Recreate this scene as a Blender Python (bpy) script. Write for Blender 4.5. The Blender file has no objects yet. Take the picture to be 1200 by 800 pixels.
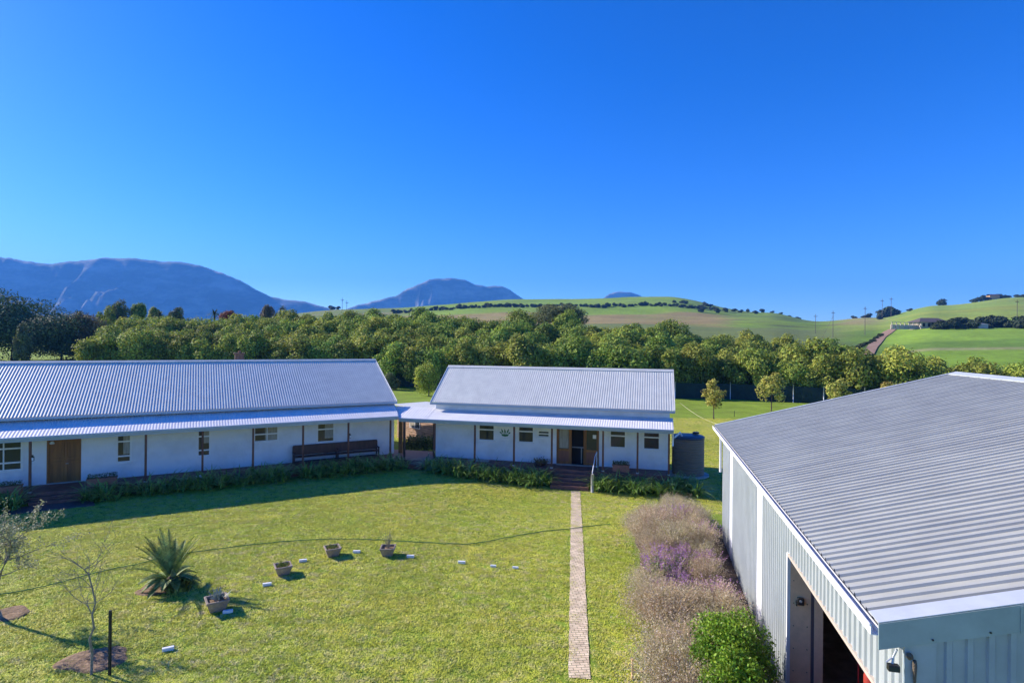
import bpy, math, random
import numpy as np
from mathutils import Vector, Matrix, noise
R = math.radians
random.seed(7); RNG = np.random.default_rng(7)
S = bpy.context.scene
C = S.collection

# ------------------------------------------------------------------ camera, sky, sun, exposure
H = 8.4; F = 669.1; PITCH = R(0.077); ROLL = R(0.518)
FW = np.array([0, math.cos(PITCH), math.sin(PITCH)])
_up = np.array([0, -math.sin(PITCH), math.cos(PITCH)]); _r = np.array([1., 0, 0])
RT = math.cos(ROLL)*_r + math.sin(ROLL)*_up
UP = -math.sin(ROLL)*_r + math.cos(ROLL)*_up
cd = bpy.data.cameras.new('camera'); cam = bpy.data.objects.new('camera', cd); C.objects.link(cam)
cd.sensor_width = 36; cd.lens = F/1200*36; cd.clip_start = .1; cd.clip_end = 30000
cam.matrix_world = Matrix(((RT[0], UP[0], -FW[0], 0), (RT[1], UP[1], -FW[1], 0), (RT[2], UP[2], -FW[2], H), (0, 0, 0, 1)))
S.camera = cam

SUN_EL = R(27.3); SUN_D = np.array([.92, -.392])          # direction the light travels over the ground
w = bpy.data.worlds.new('World'); S.world = w; w.use_nodes = True
nt = w.node_tree; bg = nt.nodes['Background']
sky = nt.nodes.new('ShaderNodeTexSky'); sky.sky_type = 'NISHITA'; sky.sun_disc = False
sky.sun_elevation = SUN_EL; sky.sun_rotation = math.atan2(-SUN_D[0], -SUN_D[1]) 
sky.altitude = 300; sky.air_density = .9; sky.dust_density = .2; sky.ozone_density = 7
hs = nt.nodes.new('ShaderNodeHueSaturation'); hs.inputs['Saturation'].default_value = 1.18; hs.inputs['Hue'].default_value = .514; hs.inputs['Value'].default_value = 1
ga = nt.nodes.new('ShaderNodeGamma'); ga.inputs[1].default_value = 1.15; nt.links.new(sky.outputs[0], ga.inputs[0]); nt.links.new(ga.outputs[0], hs.inputs['Color']); nt.links.new(hs.outputs[0], bg.inputs[0]); bg.inputs[1].default_value = .10
sl = bpy.data.lights.new('sun', 'SUN'); sl.energy = 5; sl.angle = R(.5); sl.color = (1, .90, .76)
so = bpy.data.objects.new('sun', sl); C.objects.link(so); so.location = (-30, 20, 40)
so.rotation_euler = Vector((SUN_D[0]*math.cos(SUN_EL), SUN_D[1]*math.cos(SUN_EL), -math.sin(SUN_EL))).to_track_quat('-Z', 'Y').to_euler()
vs = S.view_settings; vs.view_transform = 'Standard'; vs.look = 'None'; vs.exposure = 1.0; vs.gamma = 1; vs.use_curve_mapping = False
S.cycles.max_bounces = 6; S.cycles.diffuse_bounces = 4; S.cycles.glossy_bounces = 2; S.cycles.transmission_bounces = 3
S.cycles.transparent_max_bounces = 6; S.cycles.volume_bounces = 0; S.cycles.use_denoising = True
S.cycles.use_adaptive_sampling = True; S.cycles.adaptive_threshold = .02

# ------------------------------------------------------------------ helpers
def ray(px, py): return FW + (px-600)/F*RT - (py-400)/F*UP
def G(px, py, z=0.):
    d = ray(px, py); t = (z-H)/d[2]; return np.array([0, 0, H]) + t*d
def AT(px, py, Y):
    d = ray(px, py); return np.array([0, 0, H]) + d*(Y/d[1])

def tag(o, label=None, cat=None, group=None, kind=None):
    if label: o['label'] = label
    if cat: o['category'] = cat
    if group: o['group'] = group
    if kind: o['kind'] = kind
    return o
def thing(name, loc, label, cat, group=None, rz=0):
    o = bpy.data.objects.new(name, None); C.objects.link(o); o.location = tuple(loc); o.rotation_euler = (0, 0, rz)
    o.empty_display_size = .3
    return tag(o, label, cat, group)
def copy_tree(o, loc, rz=0., sc=1., label=None, group=None, parent=None):
    c = o.copy(); C.objects.link(c)
    if parent is None:
        c.location = tuple(loc); c.rotation_euler = (0, 0, rz); c.scale = sc if isinstance(sc, tuple) else (sc, sc, sc)
        if label: c['label'] = label
        if group: c['group'] = group
    else: c.parent = parent
    for ch in list(o.children): copy_tree(ch, None, parent=c)
    return c

class MB:
    def __init__(s): s.v = []; s.f = []; s.arr = []
    def add(s, vs_, fs):
        b = len(s.v); s.v += [tuple(map(float, p)) for p in vs_]; s.f += [tuple(i+b for i in f) for f in fs]
    def hexa(s, p):   # 8 points: bottom 4 ccw, top 4
        s.add(p, [(0,3,2,1),(4,5,6,7),(0,1,5,4),(1,2,6,5),(2,3,7,6),(3,0,4,7)])
    def box(s, a, b):
        (x0,y0,z0),(x1,y1,z1) = a, b
        s.hexa([(x0,y0,z0),(x1,y0,z0),(x1,y1,z0),(x0,y1,z0),(x0,y0,z1),(x1,y0,z1),(x1,y1,z1),(x0,y1,z1)])
    def fbox(s, fr, t0, t1, n0, n1, z0, z1):
        if t0 > t1: t0, t1 = t1, t0
        q = [fr(t0,n0,0), fr(t1,n0,0), fr(t1,n1,0), fr(t0,n1,0)]
        s.hexa([(p[0],p[1],z0) for p in q] + [(p[0],p[1],z1) for p in q])
    def prism(s, poly, z0, z1):
        n = len(poly)
        s.add([(p[0],p[1],z0) for p in poly]+[(p[0],p[1],z1) for p in poly],
              [tuple(range(n-1,-1,-1)), tuple(range(n,2*n))]+[(i,(i+1)%n,(i+1)%n+n,i+n) for i in range(n)])
    def tube(s, pts, r, n=8, cap=True):
        pts = [Vector(p) for p in pts]; rs = r if hasattr(r,'__len__') else [r]*len(pts)
        b = len(s.v); up = Vector((0,0,1))
        for i, p in enumerate(pts):
            d = (pts[min(i+1,len(pts)-1)]-pts[max(i-1,0)]).normalized()
            a = d.cross(up if abs(d.z) < .95 else Vector((1,0,0))).normalized(); c = d.cross(a)
            for k in range(n):
                an = 2*math.pi*k/n; q = p+(a*math.cos(an)+c*math.sin(an))*rs[i]; s.v.append(tuple(q))
        for i in range(len(pts)-1):
            for k in range(n):
                k2 = (k+1)%n; s.f.append((b+i*n+k, b+i*n+k2, b+(i+1)*n+k2, b+(i+1)*n+k))
        if cap:
            s.f.append(tuple(b+k for k in range(n))); m = b+(len(pts)-1)*n; s.f.append(tuple(m+k for k in range(n-1,-1,-1)))
    def lathe(s, prof, c=(0,0,0), n=24):
        b = len(s.v)
        for r, z in prof:
            for k in range(n):
                a = 2*math.pi*k/n; s.v.append((c[0]+r*math.cos(a), c[1]+r*math.sin(a), c[2]+z))
        for i in range(len(prof)-1):
            for k in range(n):
                k2 = (k+1)%n; s.f.append((b+i*n+k, b+i*n+k2, b+(i+1)*n+k2, b+(i+1)*n+k))
        m = b+(len(prof)-1)*n
        s.f.append(tuple(m+k for k in range(n))); s.f.append(tuple(b+k for k in range(n-1,-1,-1)))
    def build(s, name, mat, parent=None, smooth=False, bevel=0, origin=None):
        me = bpy.data.meshes.new(name); off = Vector(parent.location) if parent else (Vector(origin) if origin is not None else Vector((0,0,0)))
        p = parent
        while p and p.parent: off = off + Vector(p.parent.location); p = p.parent
        v = [(a-off.x, b-off.y, c-off.z) for a,b,c in s.v]
        me.from_pydata(v, [], s.f); me.materials.append(mat)
        if smooth: me.polygons.foreach_set('use_smooth', [True]*len(me.polygons))
        me.update()
        o = bpy.data.objects.new(name, me); C.objects.link(o)
        if parent: o.parent = parent
        elif origin is not None: o.location = off
        if bevel:
            m = o.modifiers.new('b','BEVEL'); m.width = bevel; m.segments = 2; m.limit_method = 'ANGLE'
        return o

def quads_obj(name, Q, mat, parent=None, local=True, smooth=False):
    """Q: (N,4,3) array -> one mesh"""
    Q = np.asarray(Q, float); n = len(Q); me = bpy.data.meshes.new(name)
    me.vertices.add(n*4); me.vertices.foreach_set('co', Q.reshape(-1))
    me.loops.add(n*4); me.loops.foreach_set('vertex_index', np.arange(n*4, dtype=np.int32))
    me.polygons.add(n); me.polygons.foreach_set('loop_start', np.arange(0,n*4,4,dtype=np.int32)); me.polygons.foreach_set('loop_total', np.full(n,4,dtype=np.int32))
    me.update(calc_edges=True); me.validate(); me.materials.append(mat)
    o = bpy.data.objects.new(name, me); C.objects.link(o)
    if parent: o.parent = parent
    return o

class Frame:
    def __init__(s, o, e, n): s.o = np.array(o,float); s.e = np.array(e,float); s.n = np.array(n,float)
    def __call__(s, t, n, z): p = s.o+s.e*t+s.n*n; return (p[0], p[1], z)
    def inv(s, p): d = np.array(p[:2])-s.o; return float(d@s.e), float(d@s.n)

# ------------------------------------------------------------------ materials
def mat(name, col, rough=.7, metal=0., bump=0., bscale=20., var=0., vscale=3., col2=None, spec=.5, trans=0., island=0., vary=None, stretch=None, coat=0, stops=(.38,.62)):
    m = bpy.data.materials.new(name); m.use_nodes = True; nt = m.node_tree; N = nt.nodes; L = nt.links
    b = N['Principled BSDF']; b.inputs['Roughness'].default_value = rough; b.inputs['Metallic'].default_value = metal
    b.inputs['Specular IOR Level'].default_value = spec
    tc = N.new('ShaderNodeNewGeometry')
    src = None
    c1 = (*col, 1)
    if col2 is not None or var:
        c2 = (*(col2 if col2 is not None else [x*(1-var) for x in col]), 1)
        mp = N.new('ShaderNodeMapping'); L.new(tc.outputs['Position'], mp.inputs[0])
        if stretch: mp.inputs['Scale'].default_value = stretch
        no = N.new('ShaderNodeTexNoise'); no.inputs['Scale'].default_value = vscale; no.inputs['Detail'].default_value = 6; no.inputs['Roughness'].default_value = .65
        L.new(mp.outputs[0], no.inputs['Vector'])
        rp = N.new('ShaderNodeValToRGB'); rp.color_ramp.elements[0].position = stops[0]; rp.color_ramp.elements[1].position = stops[1]
        rp.color_ramp.elements[0].color = c1; rp.color_ramp.elements[1].color = c2
        L.new(no.outputs['Fac'], rp.inputs[0]); src = rp.outputs[0]
    else:
        rg = N.new('ShaderNodeRGB'); rg.outputs[0].default_value = c1; src = rg.outputs[0]
    if island:
        hv = N.new('ShaderNodeHueSaturation'); L.new(src, hv.inputs['Color'])
        mr = N.new('ShaderNodeMapRange'); mr.inputs[3].default_value = 1-island; mr.inputs[4].default_value = 1+island
        L.new(tc.outputs['Random Per Island'], mr.inputs[0]); L.new(mr.outputs[0], hv.inputs['Value'])
        m2 = N.new('ShaderNodeMath'); m2.operation='MULTIPLY'; m2.inputs[1].default_value = 7.31; L.new(tc.outputs['Random Per Island'], m2.inputs[0])
        m3 = N.new('ShaderNodeMath'); m3.operation='FRACT'; L.new(m2.outputs[0], m3.inputs[0])
        mr2 = N.new('ShaderNodeMapRange'); mr2.inputs[3].default_value = .47; mr2.inputs[4].default_value = .52; L.new(m3.outputs[0], mr2.inputs[0]); L.new(mr2.outputs[0], hv.inputs['Hue'])
        src = hv.outputs[0]
    if vary:
        oi = N.new('ShaderNodeObjectInfo'); hv = N.new('ShaderNodeHueSaturation'); L.new(src, hv.inputs['Color'])
        mr = N.new('ShaderNodeMapRange'); mr.inputs[3].default_value = 1-vary; mr.inputs[4].default_value = 1+vary; L.new(oi.outputs['Random'], mr.inputs[0]); L.new(mr.outputs[0], hv.inputs['Value'])
        m2 = N.new('ShaderNodeMath'); m2.operation='MULTIPLY'; m2.inputs[1].default_value = 5.77; L.new(oi.outputs['Random'], m2.inputs[0])
        m3 = N.new('ShaderNodeMath'); m3.operation='FRACT'; L.new(m2.outputs[0], m3.inputs[0])
        mr2 = N.new('ShaderNodeMapRange'); mr2.inputs[3].default_value = .475; mr2.inputs[4].default_value = .525; L.new(m3.outputs[0], mr2.inputs[0]); L.new(mr2.outputs[0], hv.inputs['Hue'])
        src = hv.outputs[0]
    L.new(src, b.inputs['Base Color'])
    if bump:
        nb = N.new('ShaderNodeTexNoise'); nb.inputs['Scale'].default_value = bscale; nb.inputs['Detail'].default_value = 5; L.new(tc.outputs['Position'], nb.inputs['Vector'])
        bn = N.new('ShaderNodeBump'); bn.inputs['Strength'].default_value = bump; bn.inputs['Distance'].default_value = .03; L.new(nb.outputs['Fac'], bn.inputs['Height']); L.new(bn.outputs[0], b.inputs['Normal'])
    if trans:
        tr = N.new('ShaderNodeBsdfTranslucent'); mx = N.new('ShaderNodeMixShader'); mx.inputs[0].default_value = trans
        L.new(src, tr.inputs[0]); L.new(b.outputs[0], mx.inputs[1]); L.new(tr.outputs[0], mx.inputs[2]); L.new(mx.outputs[0], N['Material Output'].inputs[0])
    return m

M = dict(
 wall=mat('white_plaster', (.76,.77,.79), .85, bump=.35, bscale=9, col2=(.60,.60,.60), vscale=.9, stops=(.45,.8)),
 roof=mat('galvanised_roof', (.69,.69,.62), .5, .08, col2=(.56,.56,.51), vscale=1.6, stretch=(1,1,.25), stops=(.35,.75)),
 vroof=mat('verandah_roof', (.80,.79,.78), .55, .0, var=.1, vscale=1.2),
 trim=mat('painted_gutter', (.34,.42,.50), .45, .1, var=.1, vscale=2),
 white=mat('white_paint', (.80,.80,.80), .5, var=.06),
 shedroof=mat('shed_roof_sheet', (.47,.475,.42), .45, .12, col2=(.37,.375,.34), vscale=.9, stops=(.35,.75)),
 shedwall=mat('shed_wall_sheet', (.42,.46,.47), .5, .15, var=.10, vscale=1.1),
 shedtrim=mat('shed_flashing', (.62,.66,.68), .45, .3, var=.12, vscale=2),
 fascia=mat('shed_fascia', (.33,.42,.44), .45, .2, var=.18, vscale=1.4),
 gableblue=mat('shed_gable_sheet', (.35,.43,.49), .45, .2, var=.18, vscale=1.2),
 strip=mat('translucent_strip', (.86,.88,.92), .4, var=.05),
 post=mat('stained_post', (.17,.065,.035), .6, var=.4, vscale=6, stretch=(1,1,.15)),
 darkpost=mat('dark_post', (.06,.035,.03), .6),
 deck=mat('brick_red_deck', (.21,.095,.075), .7, var=.35, vscale=3),
 wood=mat('varnished_door_wood', (.34,.13,.03), .5, var=.45, vscale=4, stretch=(1,1,.12)),
 wood2=mat('red_brown_door_panel', (.25,.085,.05), .5, var=.3, vscale=4, stretch=(1,1,.15)),
 bench=mat('dark_bench_wood', (.085,.04,.035), .5, var=.4, vscale=5, stretch=(1,1,.3)),
 glass=mat('window_glass', (.03,.04,.045), .06, 0, spec=.3),
 curtain=mat('curtain', (.42,.38,.3), .9, var=.3, vscale=14, stretch=(1,1,.1)),
 dark=mat('dark_interior', (.02,.02,.025), .9),  # near black: the shade of unlit rooms put into the colour
 terracotta=mat('terracotta', (.40,.17,.11), .8, var=.25, vscale=8),
 concrete=mat('weathered_concrete', (.33,.27,.22), .9, bump=.6, bscale=30, var=.35, vscale=7),
 soil=mat('bare_soil', (.15,.095,.05), 1, bump=1, bscale=14, col2=(.30,.20,.12), vscale=9),
 tank=mat('tan_tank', (.25,.18,.13), .55, var=.12, vscale=1),
 tanktop=mat('shade_blue_lid', (.045,.07,.13), .4),  # dark blue is the shade on the lid, painted as its colour
 slab=mat('pale_concrete', (.45,.44,.42), .9, var=.2),
 stake=mat('black_steel', (.015,.02,.018), .6),
 hose=mat('green_hose', (.01,.16,.05), .35),
 block=mat('white_block', (.78,.80,.84), .7, var=.1, vscale=20),
 bluewhite=mat('white_pipe', (.74,.76,.80), .4),
 cabin=mat('cabin_timber', (.52,.33,.22), .75, var=.35, vscale=5, stretch=(.3,.3,1.5)),
 net=mat('green_shade_net', (.012,.035,.03), .9, var=.4, vscale=2),
 galv=mat('galvanised_pole', (.5,.52,.55), .5, .4),
 polewood=mat('weathered_pole', (.12,.10,.09), .9),
 jamb=mat('door_column_board', (.92,.60,.36), .7, var=.12, vscale=5),
 jambdark=mat('grey_steel_edge', (.12,.12,.15), .5, .5),
 red=mat('red_paint', (.33,.03,.02), .6),
 floor=mat('shed_floor', (.42,.30,.24), .8, var=.3),
 black=mat('black_plastic', (.015,.015,.017), .4),
 greenpaint=mat('green_machine_paint', (.04,.12,.06), .5),
 bark=mat('bark', (.12,.085,.06), .95, bump=.8, bscale=8, var=.4, vscale=5),
 barepale=mat('pale_bark', (.30,.27,.20), .9, var=.4, vscale=12),
 bareshade=mat('grey_bark', (.13,.10,.08), .9, var=.3, vscale=12),
 orchard=mat('orchard_leaf', (.33,.39,.06), .7, spec=.25, col2=(.17,.25,.04), vscale=.3, trans=.3, island=.5, vary=.2),  # clump and leaf contrast raised to paint in highlights and shadow
 darkleaf=mat('dark_leaf', (.06,.10,.05), .7, spec=.2, col2=(.11,.14,.05), vscale=.25, trans=.15, island=.5, vary=.15),
 greyleaf=mat('grey_leaf', (.24,.26,.09), .75, spec=.2, col2=(.09,.12,.06), vscale=.5, trans=.2, island=.4),
 brownleaf=mat('brown_leaf', (.20,.16,.07), .7, col2=(.14,.12,.045), vscale=.4, trans=.2, island=.4),
 redleaf=mat('red_leaf', (.42,.13,.05), .7, col2=(.14,.09,.03), vscale=.5, trans=.3, island=.4),
 autumn=mat('autumn_leaf', (.46,.42,.09), .7, spec=.2, col2=(.30,.34,.07), vscale=.9, trans=.3, island=.4, vary=.12),
 shrub=mat('bright_shrub_leaf', (.24,.38,.03), .5, spec=.3, col2=(.13,.27,.03), vscale=2.5, trans=.3, island=.5),
 strap=mat('strap_leaf', (.13,.26,.05), .28, spec=.8, col2=(.28,.42,.09), vscale=2, trans=.15, island=.5),
 cycad=mat('cycad_leaf', (.24,.34,.11), .65, spec=.2, col2=(.09,.13,.03), vscale=2, trans=.12, island=.4),
 feather=mat('dry_grass_seed', (.62,.54,.38), .8, col2=(.46,.38,.26), vscale=1.2, trans=.35, island=.4, vary=.12),
 stem=mat('dry_grass_stem', (.50,.36,.17), .8, col2=(.36,.36,.13), vscale=1.5, trans=.25, island=.4, vary=.15),
 seedwhite=mat('pale_seed', (.66,.58,.5), .8, trans=.3, island=.25),
 purple=mat('purple_flower', (.36,.16,.42), .7, col2=(.50,.30,.46), vscale=3, trans=.3, island=.4),
 sage=mat('sage_leaf', (.26,.32,.16), .7, col2=(.16,.25,.08), vscale=2, trans=.25, island=.4),
 farbush=mat('far_bush', (.03,.05,.018), .8, trans=.1, island=.3, vary=.2),
 farroof=mat('brown_tiles', (.10,.08,.075), .8), farwall=mat('cream_wall', (.5,.44,.37), .9), hut=mat('ochre_wall', (.5,.3,.15), .9),
 succulent=mat('grey_succulent', (.28,.33,.28), .6, island=.3),
 moss=mat('pot_weeds', (.16,.2,.03), .8, trans=.2, island=.3),
)

# glass gets a wavy reflection
def glassify(m, rough=.04):
    nt = m.node_tree; b = nt.nodes['Principled BSDF']; b.inputs['IOR'].default_value = 1.6
glassify(M['glass'])

# ------------------------------------------------------------------ terrain
PXK = [-900, -100, 60, 200, 400, 600, 780, 900, 960, 1020, 1100, 1200, 1500, 2100]
YK = [0, 60, 90, 105, 130, 155, 200, 260, 400, 520, 700, 900, 1000, 1400, 2500, 6500]
ZT = {  # height of the land along each line of sight column
 -900:[0,0,.5,1,2,3,5,6,8,10,12,14,15,15,10,10],
 -100:[0,.3,1.2,1.8,3,4,5.2,6,9,11,13,15,16,16,12,12],
 60:  [0,.3,1.2,1.8,3,4,5.2,6,9,11,13,15,16,16,12,12],
 200: [0,0,.3,1,4,7,9,11,15,18,22,26,28,25,15,12],
 400: [0,0,0,.3,4,8,10,12,17.5,25,40,55,54,35,15,12],
 600: [0,0,0,.3,4,8,10,12,21,30,51,73,82,45,15,12],
 780: [0,0,0,.3,4,8,10,13,22,31,53,78,88,50,15,12],
 900: [0,0,0,.3,3.5,7.5,10,13,21,30,46,58,60,40,15,12],
 960: [0,0,0,.3,3,6,9,12,19,26,36,38,38,30,15,12],
 1020:[0,0,0,.2,1.5,3.5,8,13,22,30,42,46,44,30,15,12],
 1100:[0,0,0,.2,4.0,6,10.5,17,30,42,57,62,60,40,20,12],
 1200:[0,0,0,.5,4.5,6.5,10.5,17,33,48,68,72,66,45,20,12],
 1500:[0,0,0,.5,5,7,11,18,38,58,85,95,85,50,20,12],
 2100:[0,0,0,.5,5,7,11,18,38,58,85,95,85,50,20,12]}
_Z = np.array([ZT[k] for k in PXK], float)
def _smooth(f): return f*f*(3-2*f)
def _s01(v): v = min(max(v,0),1); return v*v*(3-2*v)
def land(x, y):
    if y < 55: return -.42*_s01((y-23)/9)*_s01((x+6.5)/8)*(1-_s01((y-44)/8))
    u = 600+F*x/y; u = min(max(u, PXK[0]), PXK[-1]); yy = min(max(y, 0), YK[-1])
    i = min(max(int(np.searchsorted(PXK, u))-1, 0), len(PXK)-2); j = min(max(int(np.searchsorted(YK, yy))-1, 0), len(YK)-2)
    fu = _smooth((u-PXK[i])/(PXK[i+1]-PXK[i])); fy = (yy-YK[j])/(YK[j+1]-YK[j])
    def col(i):
        z = _Z[i]; a, b = z[j], z[j+1]
        m0 = (z[j+1]-z[max(j-1,0)])/(YK[j+1]-YK[max(j-1,0)]); m1 = (z[min(j+2,len(YK)-1)]-z[j])/(YK[min(j+2,len(YK)-1)]-YK[j]); h = YK[j+1]-YK[j]
        if a == b == 0: return 0.
        t = fy; return (2*t**3-3*t*t+1)*a+(t**3-2*t*t+t)*h*m0+(-2*t**3+3*t*t)*b+(t**3-t*t)*h*m1
    z = col(i)*(1-fu)+col(i+1)*fu
    if y > 105: z += min(1, (y-105)/80)*(noise.noise(Vector((x*.02, y*.02, 0)))*.8+min(y/900, 1)*noise.noise(Vector((x*.006, y*.006, 3)))*5)
    return z

def zone(px, y, x):
    """own colour of the land cover"""
    px += 14*noise.noise(Vector((x*.02, y*.02, 1)))
    n1 = noise.noise(Vector((x*.012, y*.012, 5))); n2 = noise.noise(Vector((x*.05, y*.05, 9)))
    lawn = (.20,.29,.03); field = (.13,.23,.02); olive = (.22,.28,.045); dry = (.30,.23,.085); hill = (.20,.31,.028)
    if y < 125: return lawn if y < 104 else ((.10,.12,.03) if px > 110 else (.19,.30,.02))
    if px < 330: return (.19,.30,.02) if y < 400 else (.12,.15,.05)
    if px > 985 and y < 330:
        if px > 1035:
            if 170+(n2*3) < y < 173.5: return (.34,.32,.15)
            c = (.20,.33,.03) if y < 168 else (.14,.25,.03)
            if y > 205+n1*20: c = (.21,.34,.035)
            return c
        return (.13,.22,.03)
    if px > 985:
        if px < 1035+n1*20 and y > 420: return (.33,.26,.12) if n2 > -.1 else (.24,.26,.06)
        return (.23+.05*n1,.31,.05)
    lo, hi = 380+n1*50, 600+n1*60
    if px < 470: 
        return (.15,.21,.035) if y < 560 or n1 > 0 else (.2,.2,.07)
    if y < lo: return (.15,.19,.05)
    if y < hi and px < 850: return dry if n2+n1*.6 > -.45 else (.22,.24,.06)
    if px > 820 and n2 > .12: return (.10,.12,.04)
    return (hill[0]+.035*n1, hill[1]+.02*n1, hill[2])

def build_ground():
    us = np.concatenate([np.linspace(-3.2,-1.0,16)[:-1], np.linspace(-1.0,1.0,241), np.linspace(1.0,3.2,16)[1:]])
    ys = list(np.linspace(-60, 20, 9))+list(np.linspace(21.5, 53, 22))+list(np.linspace(55, 110, 23))+list(np.linspace(113, 260, 60))+list(np.linspace(266, 1100, 120))+[1200,1400,1700,2100,2600,3400,4500,6500]
    V = []; COL = []
    for y in ys:
        for u in us:
            x = u*max(y, 60); z = land(x, y)
            if abs(u) > 1.5: pass
            V.append((x, y, z)); c = zone(600+F*x/max(y,60), y, x); COL.append((*c, 1))
    nu = len(us); CA = np.array(COL).reshape(len(ys), nu, 4)
    for _ in range(2):
        CP = np.pad(CA, ((0,0),(2,2),(0,0)), 'edge'); CA = (CP[:,:-4]+CP[:,1:-3]+CP[:,2:-2]+CP[:,3:-1]+CP[:,4:])/5
    CP = np.pad(CA, ((1,1),(0,0),(0,0)), 'edge'); CA = (CP[:-2]+2*CP[1:-1]+CP[2:])/4; COL = CA.reshape(-1,4)
    fs = [(j*nu+i, j*nu+i+1, (j+1)*nu+i+1, (j+1)*nu+i) for j in range(len(ys)-1) for i in range(nu-1)]
    me = bpy.data.meshes.new('ground'); me.from_pydata(V, [], fs)
    ca = me.color_attributes.new('cover', 'FLOAT_COLOR', 'POINT'); ca.data.foreach_set('color', np.array(COL, dtype=np.float32).reshape(-1))
    me.polygons.foreach_set('use_smooth', [True]*len(me.polygons)); me.update()
    m = bpy.data.materials.new('ground_cover'); m.use_nodes = True; N = m.node_tree.nodes; L = m.node_tree.links; b = N['Principled BSDF']; b.inputs['Roughness'].default_value = .95; b.inputs['Specular IOR Level'].default_value = .15
    at = N.new('ShaderNodeAttribute'); at.attribute_name = 'cover'; g = N.new('ShaderNodeNewGeometry')
    src = at.outputs['Color']
    for sc, lo, hi, det in ((.02,.75,1.25,8), (.35,.7,1.3,8), (5,.72,1.25,6)):
        no = N.new('ShaderNodeTexNoise'); no.inputs['Scale'].default_value = sc; no.inputs['Detail'].default_value = det; no.inputs['Roughness'].default_value = .7; L.new(g.outputs['Position'], no.inputs['Vector'])
        mr = N.new('ShaderNodeMapRange'); mr.inputs[1].default_value = .3; mr.inputs[2].default_value = .7; mr.inputs[3].default_value = lo; mr.inputs[4].default_value = hi; L.new(no.outputs['Fac'], mr.inputs[0])
        mx = N.new('ShaderNodeMix'); mx.data_type = 'RGBA'; mx.blend_type = 'MULTIPLY'; mx.inputs[0].default_value = 1; L.new(src, mx.inputs[6]); L.new(mr.outputs[0], mx.inputs[7]); src = mx.outputs[2]
    # dry tan patches in the turf
    no = N.new('ShaderNodeTexNoise'); no.inputs['Scale'].default_value = .9; no.inputs['Detail'].default_value = 9; no.inputs['Roughness'].default_value = .75; L.new(g.outputs['Position'], no.inputs['Vector'])
    rp = N.new('ShaderNodeValToRGB'); rp.color_ramp.elements[0].position = .52; rp.color_ramp.elements[1].position = .72; rp.color_ramp.elements[0].color = (0,0,0,1); rp.color_ramp.elements[1].color = (.6,.6,.6,1); L.new(no.outputs['Fac'], rp.inputs[0])
    mx = N.new('ShaderNodeMix'); mx.data_type = 'RGBA'; L.new(rp.outputs[0], mx.inputs[0]); L.new(src, mx.inputs[6]); mx.inputs[7].default_value = (.25,.20,.10,1); src = mx.outputs[2]
    L.new(src, b.inputs['Base Color'])
    nb = N.new('ShaderNodeTexNoise'); nb.inputs['Scale'].default_value = 6; nb.inputs['Detail'].default_value = 8; L.new(g.outputs['Position'], nb.inputs['Vector'])
    bn = N.new('ShaderNodeBump'); bn.inputs['Strength'].default_value = .8; bn.inputs['Distance'].default_value = .06; L.new(nb.outputs['Fac'], bn.inputs['Height']); L.new(bn.outputs[0], b.inputs['Normal'])
    me.materials.append(m)
    o = bpy.data.objects.new('ground', me); C.objects.link(o); tag(o, kind='structure')
build_ground()

# mountains: real relief far off
def mountain(name, prof, Y0, depth, seed, relief=.2, kmat=None, foot=-60):
    xs = []; zs = []
    for px, py in prof:
        p = AT(px, py, Y0); xs.append(p[0]); zs.append(p[2])
    nx = 260; ny = 70; V = []
    X = np.linspace(xs[0], xs[-1], nx)
    hz = np.interp(X, xs, zs)
    for j in range(ny):
        f = j/(ny-1); s = (f-.62)/.62 if f < .62 else (f-.62)/.38
        y = Y0+s*depth if f < .62 else Y0+s*depth*.6
        k = (1-abs(s))**1.0
        k = k*(1-.25*math.sin(math.pi*k))
        for i, x in enumerate(X):
            q = Vector((x*.0011+seed, y*.0007, seed)); r = 1-2*abs(noise.fractal(q, .8, 2.1, 6))
            g = noise.fractal(Vector((x*.004, y*.003, seed+4)), .9, 2.2, 5)
            h = hz[i]
            d = k-relief*4*k*(1-k)*(.5+.9*abs(r-.3))+.3*g*k*(1-k)*2
            z = foot+(h-foot)*max(d, 0)
            V.append((x*(y/Y0)**.0, y, z))
    fs = [(j*nx+i, j*nx+i+1, (j+1)*nx+i+1, (j+1)*nx+i) for j in range(ny-1) for i in range(nx-1)]
    me = bpy.data.meshes.new(name); me.from_pydata(V, [], fs); me.materials.append(kmat); me.polygons.foreach_set('use_smooth', [True]*len(me.polygons)); me.update()
    o = bpy.data.objects.new(name, me); C.objects.link(o); tag(o, kind='structure'); return o
mm = mat('scrub_lit_ridges', (.05,.06,.05), 1, col2=(.36,.33,.28), vscale=.003, stops=(.45,.66), stretch=(1,1,3))  # pale noise patches: rock, brightened to paint in sunlit ridges
def rough_prof(P, amp=1.2, seed=1):
    out = []
    for (a, b), (c, d) in zip(P[:-1], P[1:]):
        n = max(1, int((c-a)/5))
        for k in range(n):
            t = k/n; out.append((a+(c-a)*t, b+(d-b)*t+amp*noise.noise(Vector((a+(c-a)*t, seed, 0))*.13)))
    out.append(P[-1]); return out
mountain('mountain', rough_prof([(-420,345),(-300,315),(-200,305),(-100,296),(0,298),(30,302),(58,305),(80,302),(110,299.5),(150,299),(195,302),(225,306),(245,311),(265,319),(285,328),(300,337),(318,345),(332,349),(345,350),(362,353),(380,358),(400,363),(420,371)],), 5200, 1700, 2.3, .42, mm)
mountain('mountain', rough_prof([(385,372),(408,360),(425,354),(445,349),(463,344),(478,335),(490,331),(503,326),(515,323),(530,322.5),(545,325),(556,330),(570,332),(590,333),(598,337),(606,343),(620,352),(640,372)], 1.2, 5), 5800, 900, 7.7, .38, mm)
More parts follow.
